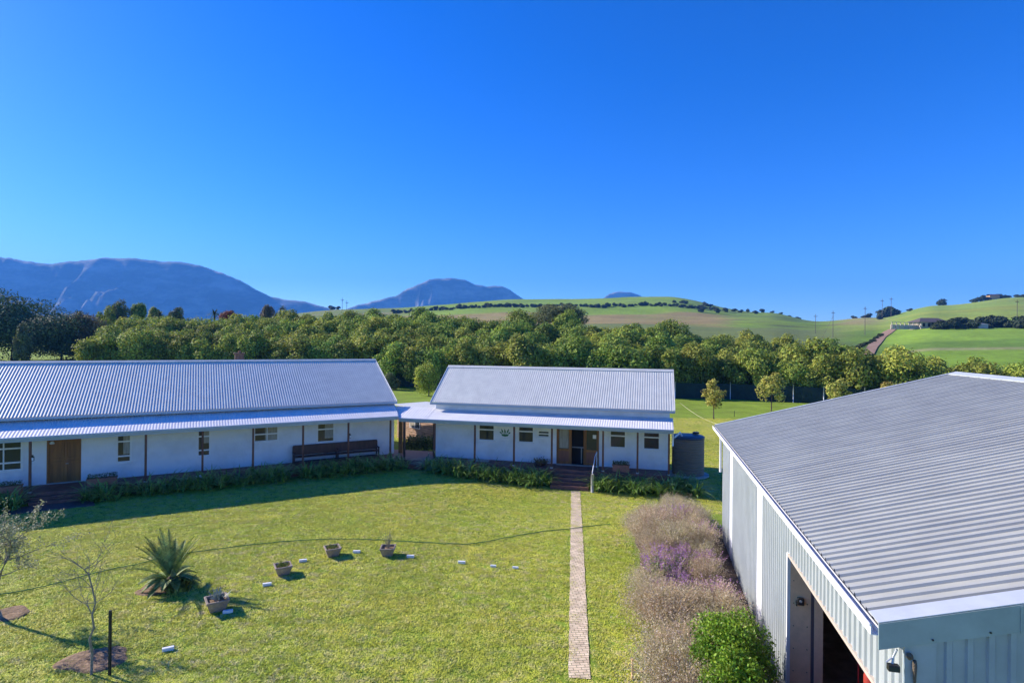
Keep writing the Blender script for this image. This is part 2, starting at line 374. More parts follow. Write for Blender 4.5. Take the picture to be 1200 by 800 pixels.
mountain('mountain', rough_prof([(690,372),(705,350),(714,342.5),(722,340.5),(738,340.5),(748,344),(765,352),(790,372)], .5, 9), 6100, 500, 4.1, .2, mm)

# haze: real air round everything
hb = MB(); hb.box((-9000,-120,-70), (9000, 7200, 800)); hz = hb.build('haze', None)
hz.data.materials.clear(); hm = bpy.data.materials.new('haze_air'); hm.use_nodes = True; N = hm.node_tree.nodes; L = hm.node_tree.links
N.remove(N['Principled BSDF']); pv = N.new('ShaderNodeVolumePrincipled'); pv.inputs['Color'].default_value = (.10,.38,1,1); pv.inputs['Density'].default_value = .00014; pv.inputs['Anisotropy'].default_value = .0
L.new(pv.outputs[0], N['Material Output'].inputs['Volume']); hz.data.materials.append(hm); tag(hz, kind='stuff')
hz.data.update()

# ------------------------------------------------------------------ frames of the three buildings
def frame2(x, y, a): a = R(a); return Frame((x,y), (-math.cos(a), math.sin(a)), (-math.sin(a), -math.cos(a)))
def frame1(x, y, a): a = R(a); return Frame((x,y), (-math.cos(a), -math.sin(a)), (math.sin(a), -math.cos(a)))
A = frame1(-8.235, 40.17, 28.902)      # long house
B = frame2(9.868, 35.601, 13.904)      # cottage
_a = R(13.337); D = Frame((9.249, 24.903), (-math.sin(_a), -math.cos(_a)), (math.cos(_a), -math.sin(_a)))   # shed: t toward the viewer, n into the shed
DK = .5                                # deck height
def cross(f1, n1, f2, n2):
    p1 = f1.o+f1.n*n1; p2 = f2.o+f2.n*n2; Mx = np.array([f1.e, -f2.e]).T; s = np.linalg.solve(Mx, p2-p1); q = p1+f1.e*s[0]; return q

def sheet(mb, fr, t0, t1, nf, nb, zf, pitch, amp, kind='sine', steps=1, lift=None):
    """corrugated sheet: ridges run along n; nf(t), nb(t) front / back limits; zf(n) height"""
    if kind == 'sine': k = max(6, 8); ts = np.arange(t0, t1+pitch/k*.5, pitch/k); hs_ = amp*.5*(1-np.cos(2*math.pi*(ts-t0)/pitch))
    else:
        base = [(0,0),(.56,0),(.62,1),(.82,1),(.9,0)]; ts = []; hs_ = []
        t = t0; kk = 0
        while t < t1:
            for a, h in base: 
                if t+a*pitch <= t1: ts.append(t+a*pitch); hs_.append(h*amp*(1.18 if kk%3 == 0 else 1))
            t += pitch; kk += 1
        ts.append(t1); hs_.append(0.)
    b = len(mb.v); ns = steps+1
    for t, h in zip(ts, hs_):
        a, c = nf(t), nb(t)
        for i in range(ns):
            n = a+(c-a)*i/steps; mb.v.append(tuple(map(float, fr(t, n, zf(n)+h))))
    for i in range(len(ts)-1):
        for j in range(steps): mb.f.append((b+i*ns+j, b+(i+1)*ns+j, b+(i+1)*ns+j+1, b+i*ns+j+1))

def wall_openings(mb, fr, t0, t1, n, z0, z1, ops, depth=.12):
    T = sorted({t0,t1,*[o[0] for o in ops],*[o[1] for o in ops]}); Z = sorted({z0,z1,*[o[2] for o in ops],*[o[3] for o in ops]})
    T = [t for t in T if t0 <= t <= t1]; Z = [z for z in Z if z0 <= z <= z1]
    for a, b in zip(T[:-1], T[1:]):
        for c, d in zip(Z[:-1], Z[1:]):
            tm, zm = (a+b)/2, (c+d)/2
            if any(o[0] < tm < o[1] and o[2] < zm < o[3] for o in ops): continue
            mb.add([fr(a,n,c), fr(b,n,c), fr(b,n,d), fr(a,n,d)], [(0,1,2,3)])
    for a, b, c, d in ops:
        for q in ([(a,c),(a,d)],[(b,c),(b,d)],[(a,c),(b,c)],[(a,d),(b,d)]):
            (p,z),(p2,z2) = q; mb.add([fr(p,n,z), fr(p2,n,z2), fr(p2,n-depth,z2), fr(p,n-depth,z)], [(0,1,2,3)])

def window(parent, fr, a, b, c, d, n, bars=(), vbars=(), curtain=0, label=None):
    """frame part with pane and sill sub-parts"""
    f = MB(); w_ = .05
    f.fbox(fr, a, b, n-.09, n-.03, c, c+w_); f.fbox(fr, a, b, n-.09, n-.03, d-w_, d)
    f.fbox(fr, a, a+w_, n-.09, n-.03, c+w_, d-w_); f.fbox(fr, b-w_, b, n-.09, n-.03, c+w_, d-w_)
    for z in bars: f.fbox(fr, a+w_, b-w_, n-.085, n-.025, z-.04, z+.04)
    for t in vbars: f.fbox(fr, t-.03, t+.03, n-.088, n-.028, c+w_, d-w_)
    # raised white surround
    f.fbox(fr, a-.05, b+.05, n+.002, n+.02, d, d+.05); f.fbox(fr, a-.05, a, n+.002, n+.02, c, d); f.fbox(fr, b, b+.05, n+.002, n+.02, c, d)
    wo = f.build('window', M['white'], parent)
    if label: wo['label'] = label
    g = MB(); g.add([fr(a+.02,n-.07,c+.02), fr(b-.02,n-.07,c+.02), fr(b-.02,n-.07,d-.02), fr(a+.02,n-.07,d-.02)], [(0,1,2,3)])
    g.build('pane', M['glass'], wo)
    if curtain:
        q = MB(); q.add([fr(a+.03,n-.067,d-.03-(d-c)*curtain), fr(a+(b-a)*.55,n-.067,d-.03-(d-c)*curtain), fr(a+(b-a)*.55,n-.067,d-.05), fr(a+.03,n-.067,d-.05)], [(0,1,2,3)]); q.build('curtain', M['curtain'], wo)
    s = MB(); s.fbox(fr, a-.06, b+.06, n-.03, n+.06, c-.07, c-.004); s.build('sill', M['white'], wo)
    return wo

def house(name, fr, L, wd, ze, zr, vz, vn, label, cat, t0, ops, posts, deck_poly, vf, vb, ridge_o=(.25,.25), zv_in=3.77, deckskip=()):
    o = fr(L*.5 if L < 20 else 8, -wd, 0)
    root = thing(name, (o[0], o[1], 0), label, cat)
    # walls
    m = MB(); ze_w = ze-.25*(zr-ze)/(wd+.25)-.03
    wall_openings(m, fr, t0, L, 0, -.6, ze_w, ops)
    for tt, s in ((t0,1),(L,-1)):
        m.add([fr(tt,0,-.6), fr(tt,-2*wd,-.6), fr(tt,-2*wd,ze_w), fr(tt,-wd,zr-.06), fr(tt,0,ze_w)], [(0,1,2,3,4)])
    m.add([fr(t0,-2*wd,-.6), fr(L,-2*wd,-.6), fr(L,-2*wd,ze_w), fr(t0,-2*wd,ze_w)], [(0,1,2,3)])
    m.build('wall', M['wall'], root)
    dk = MB(); dk.fbox(fr, t0+.1, L-.1, -.6, -.5, .3, ze_w-.1); dk.build('dark_room_backing', M['dark'], root)  # near-black backing behind the openings, room shade painted as colour
    sl_ = (zr-ze)/(wd+.25)
    m = MB(); lo, hi = t0-ridge_o[0], L+ridge_o[1]
    sheet(m, fr, lo, hi, lambda t: .25, lambda t: -wd+.03, lambda n: ze+(.25-n)*sl_, .15, .017, steps=8)
    sheet(m, fr, lo, hi, lambda t: -2*wd-.25, lambda t: -wd-.03, lambda n: ze+(n+2*wd+.25)*sl_, .15, .022, steps=2)
    rf = m.build('roof', M['roof'], root, smooth=True)
    m = MB()
    for s in (1,-1):
        q = [fr(lo-.01,-wd,zr+.055), fr(hi+.01,-wd,zr+.055), fr(hi+.01,-wd+s*.22,zr+.055-.22*sl_), fr(lo-.01,-wd+s*.22,zr+.055-.22*sl_)]; m.add(q, [(0,1,2,3)])
        q2 = [(p[0],p[1],p[2]-.02) for p in q]; m.add(q+q2, [(4,7,6,5),(2,3,7,6)])
    m.build('ridge_cap', M['roof'], rf)
    for tt in (lo-.03, hi+.005):   # barge boards
        for s0, s1 in ((.25, -wd), (-2*wd-.25, -wd)):
            m = MB()
            z0_ = ze; p = [fr(tt,s0,z0_-.16), fr(tt+.025,s0,z0_-.16), fr(tt+.025,s1,zr-.16), fr(tt,s1,zr-.16)]
            m.hexa([p[0],p[1],p[2],p[3],*[(q[0],q[1],q[2]+.215) for q in p]]); m.build('barge_board', M['white'], root)
    m = MB(); m.fbox(fr, lo, hi, .26, .38, ze-.15, ze-.01); m.fbox(fr, lo, hi, .205, .255, ze-.17, ze-.02); m.build('gutter', M['trim'], root, bevel=.015)
    # verandah roof
    m = MB(); vs_ = (zv_in-vz)/(vn)
    sheet(m, fr, vf[0], vf[1], vf[2], vb, lambda n: vz+(vn-n)*vs_, .15, .013, steps=2)
    m.build('verandah_roof', M['vroof'], root, smooth=True)
    # posts
    for t in posts:
        p = MB(); p.fbox(fr, t-.055, t+.055, vn-.28, vn-.17, DK, vz-.08); po = p.build('post', M['post'], root, bevel=.008)
        q = MB(); q.fbox(fr, t-.08, t+.08, vn-.31, vn-.14, DK+.001, DK+.06); q.build('post_shoe', M['galv'], po)
    dkm = MB(); dkm.prism(deck_poly, -.6, DK); dkm.build('deck', M['deck'], root)
    return root, sl_

VA, VB = 1.99, 1.60; ZA, ZB = 3.392, 3.268
J = cross(A, VA, B, VB); JA = A.inv(J)[0]; JB = B.inv(J)[0]
JD = cross(A, 1.93, B, 1.52); JDB = B.inv(JD)
K = A(0,0,0); KB = B.inv(K)
LA, LB = 27.5, 15.52
# openings: t0, t1, z0, z1
opsA = [(20.3,21.4,1.4,2.95),(17.75,19.25,DK,2.92),(15.46,16.12,1.38,2.95),(11.45,12.1,1.38,2.95),(7.6,9.0,2.0,2.95),(4.11,5.19,1.68,2.95),(23.6,24.6,1.4,2.95)]
cA = JA*0
def vfA(t): return VA
def vfAfront(t):   # front limit near the mitre
    if JA > 0 and t < JA: return max(.02, VA*t/JA)
    return VA
def vbA(t):
    if JA < 0 and t < 0: return VA*t/JA
    return 0.0
deckA = [A(LA,0,0), A(LA,1.93,0), (JD[0],JD[1]), K]
long_house, slA = house('long_farmhouse', A, LA, 5.42, 4.199, 6.943, ZA, VA, 'long white farmhouse with a silver corrugated roof and an arched row of verandah posts, left of the lawn', 'house', 0., opsA,
      [.8,3.58,6.36,9.2,11.86,14.62,19.6,22.4], deckA, (min(JA,0), LA, vfAfront), vbA, ridge_o=(.094,.3), zv_in=4.0)
long_house['label'] = 'long white farmhouse with silver corrugated roof and brown verandah posts, left of the lawn'
opsB = [(11.34,12.43,1.78,2.95),(8.65,9.68,1.78,2.95),(7.6,8.35,2.2,2.6),(4.36,7.1,DK,2.95),(2.68,3.66,1.75,2.95),(.59,1.58,1.75,2.95)]
deckB = [B(LB,-0,0), B(LB,1.52,0), B(0,1.52,0), B(0,0,0)][::-1]
cottage, slB = house('white_cottage', B, LB, 3.309, 4.254, 6.602, ZB, VB, 'smaller white cottage with silver roof and open door at the end of the brick path', 'house', 0., opsB,
      [-.0+.06,1.9,3.98,6.98+.2,9.63,12.26,15.05], deckB, (-.2, LB, lambda t: VB), lambda t: 0., ridge_o=(.298,.298))

# windows of the long house
window(long_house, A, 20.3,21.4,1.4,2.95,0, bars=(1.8,2.55), vbars=(21.05,), curtain=.0)
window(long_house, A, 15.46,16.12,1.38,2.95,0, bars=(1.72,2.55), curtain=.7)
window(long_house, A, 11.45,12.1,1.38,2.95,0, bars=(1.72,2.55), curtain=.5)
window(long_house, A, 7.6,9.0,2.0,2.95,0, bars=(2.45,), vbars=(8.25,), curtain=.9)
window(long_house, A, 4.11,5.19,1.68,2.95,0, bars=(2.52,), curtain=.8)
window(long_house, A, 23.6,24.6,1.4,2.95,0, bars=(2.5,))
for a,b,c,d in ((11.34,12.43,1.78,2.95),(8.65,9.68,1.78,2.95),(2.68,3.66,1.75,2.95),(.59,1.58,1.75,2.95)):
    window(cottage, B, a,b,c,d,0, bars=(2.5,), vbars=((a+b)/2,) if a > 20 else ())
window(cottage, B, 7.6,8.35,2.2,2.6,0, bars=(2.4,), label='small slotted window beside the door')
# doors
def plank_door(fr, a, b, z0, z1, n, root):
    m = MB(); fw = .09
    m.fbox(fr, a, a+fw, n-.1, n+.02, z0, z1); m.fbox(fr, b-fw, b, n-.1, n+.02, z0, z1); m.fbox(fr, a+fw, b-fw, n-.1, n+.02, z1-fw, z1)
    m.fbox(fr, a+fw, b-fw, n-.11, n-.075, z0, z1-fw)
    for k in range(2):
        c = a+fw+(b-a-2*fw)*k/2; e = a+fw+(b-a-2*fw)*(k+1)/2
        for z in (z0+.02, z0+1.05, z0+1.25, z1-fw-.14): m.fbox(fr, c+.01, e-.01, n-.074, n-.035, z, z+.13)
        m.fbox(fr, c+.01, c+.13, n-.073, n-.034, z0+.155, z0+1.045); m.fbox(fr, e-.13, e-.01, n-.073, n-.034, z0+.155, z0+1.045)
        m.fbox(fr, c+.01, c+.13, n-.073, n-.034, z0+1.385, z1-fw-.145); m.fbox(fr, e-.13, e-.01, n-.073, n-.034, z0+1.385, z1-fw-.145)
        for j in range(5): x = c+.16+(e-c-.32)*j/4; m.fbox(fr, x-.01, x+.01, n-.0745, n-.065, z0+.155, z1-fw-.15)
    d = m.build('door', M['wood'], root)
    h = MB(); h.tube([fr((a+b)/2-.08,n-.03,z0+1.05), fr((a+b)/2-.08,n+.03,z0+1.05), fr((a+b)/2-.2,n+.03,z0+1.05)], .014); h.build('handle', M['galv'], d)
    s = MB(); s.fbox(fr, a, b, n+.002, n+.10, z0+.001, z0+.05); s.build('door_sill', M['slab'], d)
plank_door(A, 17.75, 19.25, DK, 2.92, 0, long_house)
# cottage doorway: fixed left leaf, open middle, glazed right leaf
def glazed_leaf(fr, a, b, z0, z1, n, root, name='door', ang=0, pale=False, notice=False):
    m = MB(); f = .1
    m.fbox(fr, a, a+f, n-.05, n, z0, z1); m.fbox(fr, b-f, b, n-.05, n, z0, z1); m.fbox(fr, a+f, b-f, n-.05, n, z1-f, z1)
    m.fbox(fr, a+f, b-f, n-.05, n, z0, z0+.16); m.fbox(fr, a+f, b-f, n-.05, n, z0+.84, z0+.98)
    d = m.build(name, M['wood'], root)
    p = MB(); p.fbox(fr, a+f, b-f, n-.04, n-.015, z0+.16, z0+.84); p.build('lower_panel', M['wood2'], d)
    g = MB(); g.fbox(fr, a+f, b-f, n-.03, n-.02, z0+.98, z1-f); g.build('pane', M['glass'], d)
    if pale: c = MB(); c.fbox(fr, a+f+.03, b-f-.03, n-.017, n-.01, z0+1.02, z1-f-.02); c.build('blind', M['curtain'], d)
    if notice: c = MB(); c.fbox(fr, a+f+.04, a+f+.26, n-.017, n-.012, z0+1.72, z0+1.97); c.build('paper_notice', M['white'], d)
    return d
glazed_leaf(B, 6.2, 7.06, DK+.02, 2.9, -.03, cottage, pale=True)
glazed_leaf(B, 4.4, 5.26, DK+.02, 2.9, -.03, cottage, notice=True)
m = MB(); m.fbox(B, 7.06,7.1,-.12,.03,DK,2.95); m.fbox(B, 4.36,4.4,-.12,.03,DK,2.95); m.fbox(B,4.4,7.06,-.12,.03,2.9,2.95); m.fbox(B,6.12,6.19,-.12,.03,DK,2.9); m.fbox(B,5.27,5.34,-.12,.03,DK,2.9); m.build('door_frame', M['wood'], cottage)
m = MB(); m.fbox(B, 5.34,6.12,-.9,-.3,1.55,1.6); m.fbox(B,5.5,5.56,-.5,-.45,DK,1.55); m.build('counter', M['slab'], cottage)
m = MB(); m.fbox(B, 4.36,7.1,.004,.3,DK+.001,DK+.03); m.build('door_sill', M['slab'], cottage)
# steps with a handrail
def steps(fr, a, b, n0, root, k=3, run=.32, name='step', back=0, g=0.):
    for i in range(k):
        m = MB(); zt = g+(DK-g)*(k-i)/(k+1); m.fbox(fr, a, b, n0+.002+run*i, n0+run*(i+1), -.6, zt); m.build(name, M['deck'], root, bevel=.01)
steps(B, 4.7, 7.0, 1.52, cottage, k=4, run=.34, g=-.36); steps(A, 17.4, 19.5, 1.93, long_house, k=2)
m = MB(); q = [B(4.45,2.55,0), B(4.45,2.55,.95), B(4.45,2.45,1.1), B(4.45,1.5,1.5), B(4.45,.4,1.6)]
m.tube([(p[0],p[1],z) for p, z in zip([B(4.45,3.05,0),B(4.45,3.03,0),B(4.45,2.93,0),B(4.45,1.5,0),B(4.45,.4,0)],[.62,.72,.8,1.42,1.5])], .03, 8); m.tube([B(4.45,.4,DK),B(4.45,.4,1.5)], .028, 8)
hr = m.build('handrail', M['bluewhite'], cottage, smooth=True)
m = MB(); m.tube([B(4.45,3.06,-.5),B(4.45,3.06,.66)], .085, 10); m.build('newel_post', M['slab'], hr, smooth=True)
# crest sign
m = MB(); cx_ = 10.58
shield = [(-.36,.34),(.36,.34),(.36,-.1),(.26,-.26),(0,-.37),(-.26,-.26),(-.36,-.1)]
b0 = len(m.v); pts = [B(cx_-a, .004, 2.4+z) for a, z in shield]; pts2 = [B(cx_-a, .03, 2.4+z) for a, z in shield]; n_ = len(pts)
m.add(pts+pts2, [tuple(range(n_)), tuple(range(2*n_-1,n_-1,-1))]+[(i,(i+1)%n_,(i+1)%n_+n_,i+n_) for i in range(n_)])
sign = m.build('crest_sign', M['white']); tag(sign, 'white shield shaped crest sign with green leaves on the cottage wall', 'sign')
m = MB()
for k, (lx, lz, an, ln) in enumerate([(-.1,-.12,115,.4),(.0,-.12,95,.36),(.1,-.12,65,.42),(-.18,-.1,150,.24),(.2,-.1,30,.22),(-.02,-.15,80,.3)]):
    c, s_ = math.cos(R(an)), math.sin(R(an)); w0 = .055
    P_ = [(lx,lz),(lx+c*ln*.5-s_*w0,lz+s_*ln*.5+c*w0),(lx+c*ln,lz+s_*ln),(lx+c*ln*.5+s_*w0,lz+s_*ln*.5-c*w0)]
    m.add([B(cx_-a, .033+k*.0015, 2.4+z) for a, z in P_], [(0,1,2,3)])
m.add([B(cx_-a, .0325, 2.4+z) for a, z in [(-.27,-.13),(.27,-.13),(.2,-.25),(0,-.3),(-.2,-.25)]], [(0,1,2,3,4)])
m.build('leaf_emblem', mat('sign_green', (.02,.14,.05), .6), sign)
m = MB(); m.fbox(B, cx_-.26, cx_+.26, .004, .012, 1.86, 1.96); m.build('name_strip', M['white'], sign)
# small lamps
for fr, t, n_, z, lab in ((A,19.0,.03,2.72,'white wall lamp above the long farmhouse door'),):
    m = MB(); p = fr(t,n_+.12,z); m.lathe([(.05,.1),(.12,.0),(.09,-.04)], p, 12); m.fbox(fr, t-.03,t+.03,.0,.12,z+.03,z+.09); lo_ = m.build('wall_lamp', M['white'], origin=fr(t,0,z)); tag(lo_, lab, 'lamp')
for t, lab in ((19.6,'black lantern on the post by the long farmhouse door'),(3.58,'lantern with a pale face on the verandah post in front of the bench')):
    m = MB(); m.fbox(A, t-.16,t-.06,VA-.29,VA-.16,2.12,2.34); m.fbox(A, t-.13,t-.06,VA-.25,VA-.2,2.34,2.42); o = m.build('post_lantern', M['black'], origin=A(t,VA,2.2), bevel=.01); tag(o, lab, 'lantern')
    g = MB(); g.fbox(A, t-.15,t-.07,VA-.16,VA-.15,2.15,2.29); g.build('lens', M['white'], o)
# downpipe of the cottage, chimney
m = MB(); m.tube([B(-.16,1.6,3.1),B(-.16,1.55,2.6),B(-.16,1.5,2.3)], .05, 8); m.build('downpipe', M['bluewhite'], cottage, smooth=True)
m = MB(); m.fbox(A, 9.15,9.75,-7.6,-7.05,5.6,7.35); m.fbox(A, 9.08,9.82,-7.67,-6.98,7.35,7.45); ch = m.build('chimney', mat('chimney_brick', (.12,.08,.065), .9, bump=.5, var=.4, vscale=9), long_house)
m = MB(); c0 = A(9.45,-7.3,0); m.lathe([(.1,0),(.09,.12),(.11,.14)], (c0[0],c0[1],7.45), 10); m.build('chimney_pot', M['terracotta'], ch)

# ------------------------------------------------------------------ covered link between the houses
lp = B(17.1,0,0); link = thing('covered_walkway', (lp[0],lp[1],0), 'open covered walkway with silver roof joining the long farmhouse to the cottage', 'walkway')
m = MB(); vsB = (3.77-ZB)/VB
kt = KB[0]-.02
def lf(t):
    if t > JB: return max(0.02, VB*(kt-t)/(kt-JB)) if JB < kt else VB
    return VB
t_end = max(kt, JB)
def lb(t):
    if JB > kt and t > kt: return VB*(t-kt)/(JB-kt)
    return -.15
sheet(m, B, LB+.005, t_end, lf, lb, lambda n: ZB+(VB-n)*vsB-.003, .19, .025, steps=2)
m.build('roof', M['vroof'], link, smooth=True)
m = MB(); dp = [B(LB,1.52,0), (JD[0],JD[1]), K, A(0,-1.9,0), B(LB,-1.7,0)]; m.prism(dp, -.6, DK); m.build('deck', mat('link_paving', (.30,.20,.15), .8, var=.2), link)
m = MB(); m.fbox(B, LB+.1, kt-.1, -.12, -.04, 3.55, 3.72); m.build('beam', M['post'], link)
for t, n_ in ((LB+1.72,1.3),(17.9,-.05),(LB+.15,-.05)):
    m = MB(); m.fbox(B, t-.055,t+.055,n_-.055,n_+.055,DK,3.3 if n_ > 0 else 3.56); m.build('post', M['darkpost'], link, bevel=.008)
m = MB(); m.fbox(B, kt-.45,kt-.16,-.5,-.42,DK,3.5); m.build('timber_screen', mat('ochre_timber', (.30,.15,.05), .7, var=.3), link)
steps(B, LB+.25, LB+1.9, 1.52, link, k=1, run=.45)
# gutters along the front of verandah and link, mitred at the corner
def gutter(fr, a, b, n, z, parent, m_=None):
    m = MB(); m.fbox(fr, a, b, n-.005, n+.11, z-.11, z+.012); m.fbox(fr, a, b, n-.12, n-.01, z-.25, z-.03); m.build('gutter', M['trim'], parent, bevel=.012)
gutter(A, JA+.03, LA, VA, ZA, long_house); gutter(B, -.2, LB, VB, ZB, cottage); gutter(B, LB, JB-.02, VB, ZB, link)

# ------------------------------------------------------------------ leaf clouds, trees
def leaf_quads(P, size, aspect=.6, out=None, bias=.5, rng=RNG, jit=.5):
    n = len(P); nrm = rng.normal(size=(n,3))
    if out is not None: nrm = nrm*(1-bias)+out*bias*1.6
    nrm[:,2] += .25; nrm /= np.linalg.norm(nrm, axis=1)[:,None]+1e-9
    a = np.cross(nrm, rng.normal(size=(n,3))); a /= np.linalg.norm(a, axis=1)[:,None]+1e-9; b = np.cross(nrm, a)
    s = size*(1-jit/2+jit*rng.random(n))[:,None]
    a = a*s*.5; b = b*s*.5*aspect
    Q = np.stack([P-a, P-b*1.0+a*.1, P+a, P+b+a*.1], 1)
    return Q
def crown_points(n, rx, rz, zc, blobs, rng, br=(.38,.6), squash=1.0, cone=0.):
    """points on the skins of many overlapping clumps that fill an ellipsoid"""
    cs = []
    while len(cs) < blobs:
        p = rng.uniform(-1,1,3); 
        if np.linalg.norm(p) > 1: continue
        p *= .74
        if cone: p[:2] *= 1-cone*max(p[2]*.9+.35, 0)
        cs.append(p)
    cs = np.array(cs); rb = rng.uniform(*br, size=blobs)
    idx = rng.choice(blobs, n, p=(rb**2)/(rb**2).sum()); d = rng.normal(size=(n,3)); d[:,2] = d[:,2]+.15; d /= np.linalg.norm(d,axis=1)[:,None]
    rr = rb[idx]*(1-.42*rng.random(n)**2.2)*(1+.18*rng.normal(size=n)*.6)
    P = cs[idx]+d*rr[:,None]; out = d*.7+P*.5
    P = P*np.array([rx, rx, rz]); P[:,2] += zc
    return P, out, cs*np.array([rx,rx,rz])+np.array([0,0,zc])
def tree_proto(name, mleaf, rx, rz, zc, n, blobs, leaf, seed, label, cat='tree', group=None, trunk=True, tr=.16, br=(.38,.6), mb=None, cone=0., aspect=.6, limbs=6, bias=.5):
    rng = np.random.default_rng(seed); root = thing(name, (0,0,0), label, cat, group)
    P, out, cs = crown_points(n, rx, rz, zc, blobs, rng, br, cone=cone)
    quads_obj('crown', leaf_quads(P, leaf, aspect, out, bias, rng), mleaf, root)
    if trunk:
        m = MB(); top = np.array([rng.normal()*.15, rng.normal()*.15, zc+rz*.2])
        m.tube([(0,0,-.3),(top[0]*.3,top[1]*.3,zc*.35),(top[0]*.7,top[1]*.7,zc*.75),tuple(top)], [tr*1.3,tr,tr*.75,tr*.35], 8)
        for c in cs[rng.permutation(len(cs))[:limbs]]:
            s0 = np.array([top[0]*.6,top[1]*.6,zc*rng.uniform(.35,.75)]); mid = (s0+c)/2+np.array([0,0,-.1*rz]); m.tube([s0,mid,c], [tr*.5,tr*.35,tr*.12], 6)
        m.build('trunk', mb or M['bark'], root, smooth=True)
    return root

GO = 'trees packed in the orchard behind the fence'
protos = [tree_proto('orchard_tree', M['orchard'], rng_[0], rng_[1], rng_[2], 10500, rng_[3], .47, 20+i, '', group=GO, tr=.2, br=(.22,.44)) for i, rng_ in enumerate([(4.7,4.3,4.1,32),(4.3,4.6,4.4,28),(5.1,4.2,4.0,36),(4.2,4.1,3.9,26),(4.8,4.6,4.4,38)])]
FEN = [(-62,108.5),(-25,105.5),(25.2,88.0),(33.4,87.3),(41,83.2),(60,74),(90,60)]
def fence_y(x): return float(np.interp(x, [p[0] for p in FEN], [p[1] for p in FEN]))
rng = np.random.default_rng(11); used = [False]*5; cnt = 0
rowlab = ['olive green orchard tree in the front row, pressed against the shade net fence', 'orchard tree in the second row behind the shade net fence', 'orchard tree in the third row up the slope', 'orchard tree in the middle rows of the slope', 'orchard tree in the upper rows of the slope', 'orchard tree in the second highest row of the slope', 'orchard tree in the highest row under the dry hillside', 'stray orchard tree above the highest row']
for k, off in enumerate([3.4, 9.5, 16, 23, 30.5, 38.5, 46.5, 55]):
    x = -132+rng.uniform(0,6)
    while x < 100:
        x += rng.uniform(3.7,5.6)*(1+k*.04)
        y = fence_y(x)+off+rng.uniform(-1.6,1.6); px = 600+F*x/y
        if px < 112 or px > 1290: continue
        if px > 985 and k > 4: continue
        if px > 1045 and k > 3: continue
        if px > 1095 and k > (2 if px > 1140 else 0): continue
        if k == 7 and rng.random() < .5: continue
        if k == 0 and 440 < px < 500 and False: continue
        i = int(rng.integers(5)); s = rng.uniform(.88,1.1)*(1.0 if k < 3 else 1.04 if k < 5 else 1.0)
        if px > 800: s *= .94
        if px > 1040: s *= .92
        if px > 1100: s *= (.72 if px < 1142 else .86)
        if px < 330: s *= .9
        z = land(x, y)-.1; cnt += 1
        if not used[i]:
            o = protos[i]; used[i] = True; o.location = (x,y,z); o.rotation_euler = (0,0,rng.uniform(0,6.28)); o.scale = (s,s,s)
        else: o = copy_tree(protos[i], (x,y,z), rng.uniform(0,6.28), (s*rng.uniform(.85,1.2), s*rng.uniform(.9,1.1), s*rng.uniform(.88,1.12)), rowlab[k], GO)
        o['row'] = k; o['px'] = px

ORD = ['','first','second','third','fourth','fifth','sixth','seventh','eighth','ninth','tenth','eleventh','twelfth','thirteenth','fourteenth','fifteenth','sixteenth','seventeenth','eighteenth','nineteenth','twentieth']
def ordn(k): return ORD[k] if k < len(ORD) else '%d%s' % (k, {1:'st',2:'nd',3:'rd'}.get(k%10, 'th'))
def relabel(items, fmt):
    """items: (key, sort value, object); fmt(key, ordinal)"""
    keys = {}
    for key, v_, o in items: keys.setdefault(key, []).append((v_, o))
    for key, L_ in keys.items():
        L_.sort(key=lambda q: q[0])
        for i, (v_, o) in enumerate(L_): o['label'] = fmt(key, ordn(i+1))
rown = ['front row','second row','third row','fourth row','fifth row','sixth row','highest row','top fringe']
def region(px): return 'left of the chimney' if px < 285 else 'right of the chimney' if px < 440 else 'over the gap between houses' if px < 525 else 'above the cottage' if px < 792 else 'right of the cottage' if px < 1000 else 'above the shed roof'
relabel([((rown[o['row']], region(o['px'])), o['px'], o) for o in C.objects if 'row' in o], lambda k, n: '%s tree from the left in orchard %s, %s' % (n, k[0], k[1]))
for o in C.objects:
    if 'row' in o: del o['row']; del o['px']
print('orchard trees', cnt)

def place(o, x, y, rz=0, s=1): o.location = (x, y, land(x,y)-.05); o.rotation_euler = (0,0,rz); o.scale = s if isinstance(s,tuple) else (s,s,s)
# left group
def on(px, Y): return (px-600)/F*Y
t = tree_proto('broadleaf_tree', M['darkleaf'], 12.5, 8.6, 8.6, 34000, 46, .5, 51, 'largest dark green broadleaf tree at the left edge', group=None, tr=.5, limbs=12, br=(.3,.46)); place(t, on(16,135), 135, .4, 1.0)
t = tree_proto('broadleaf_tree', M['darkleaf'], 6.2, 5.4, 6.4, 14000, 22, .45, 52, 'dark rounded tree right of the largest dark tree'); place(t, on(72,130), 130, 1.4)
t = tree_proto('conifer', M['greyleaf'], 2.6, 4.6, 4.6, 7000, 16, .4, 53, 'small grey green conifer in front of the dark broadleaf trees', cone=.75, br=(.22,.4)); place(t, on(26,120), 120)
t = tree_proto('bronze_tree', M['brownleaf'], 3.8, 4.4, 6.6, 8000, 18, .42, 54, 'thin brownish tree with a bare trunk between dark tree and orchard'); place(t, on(103,132), 132)
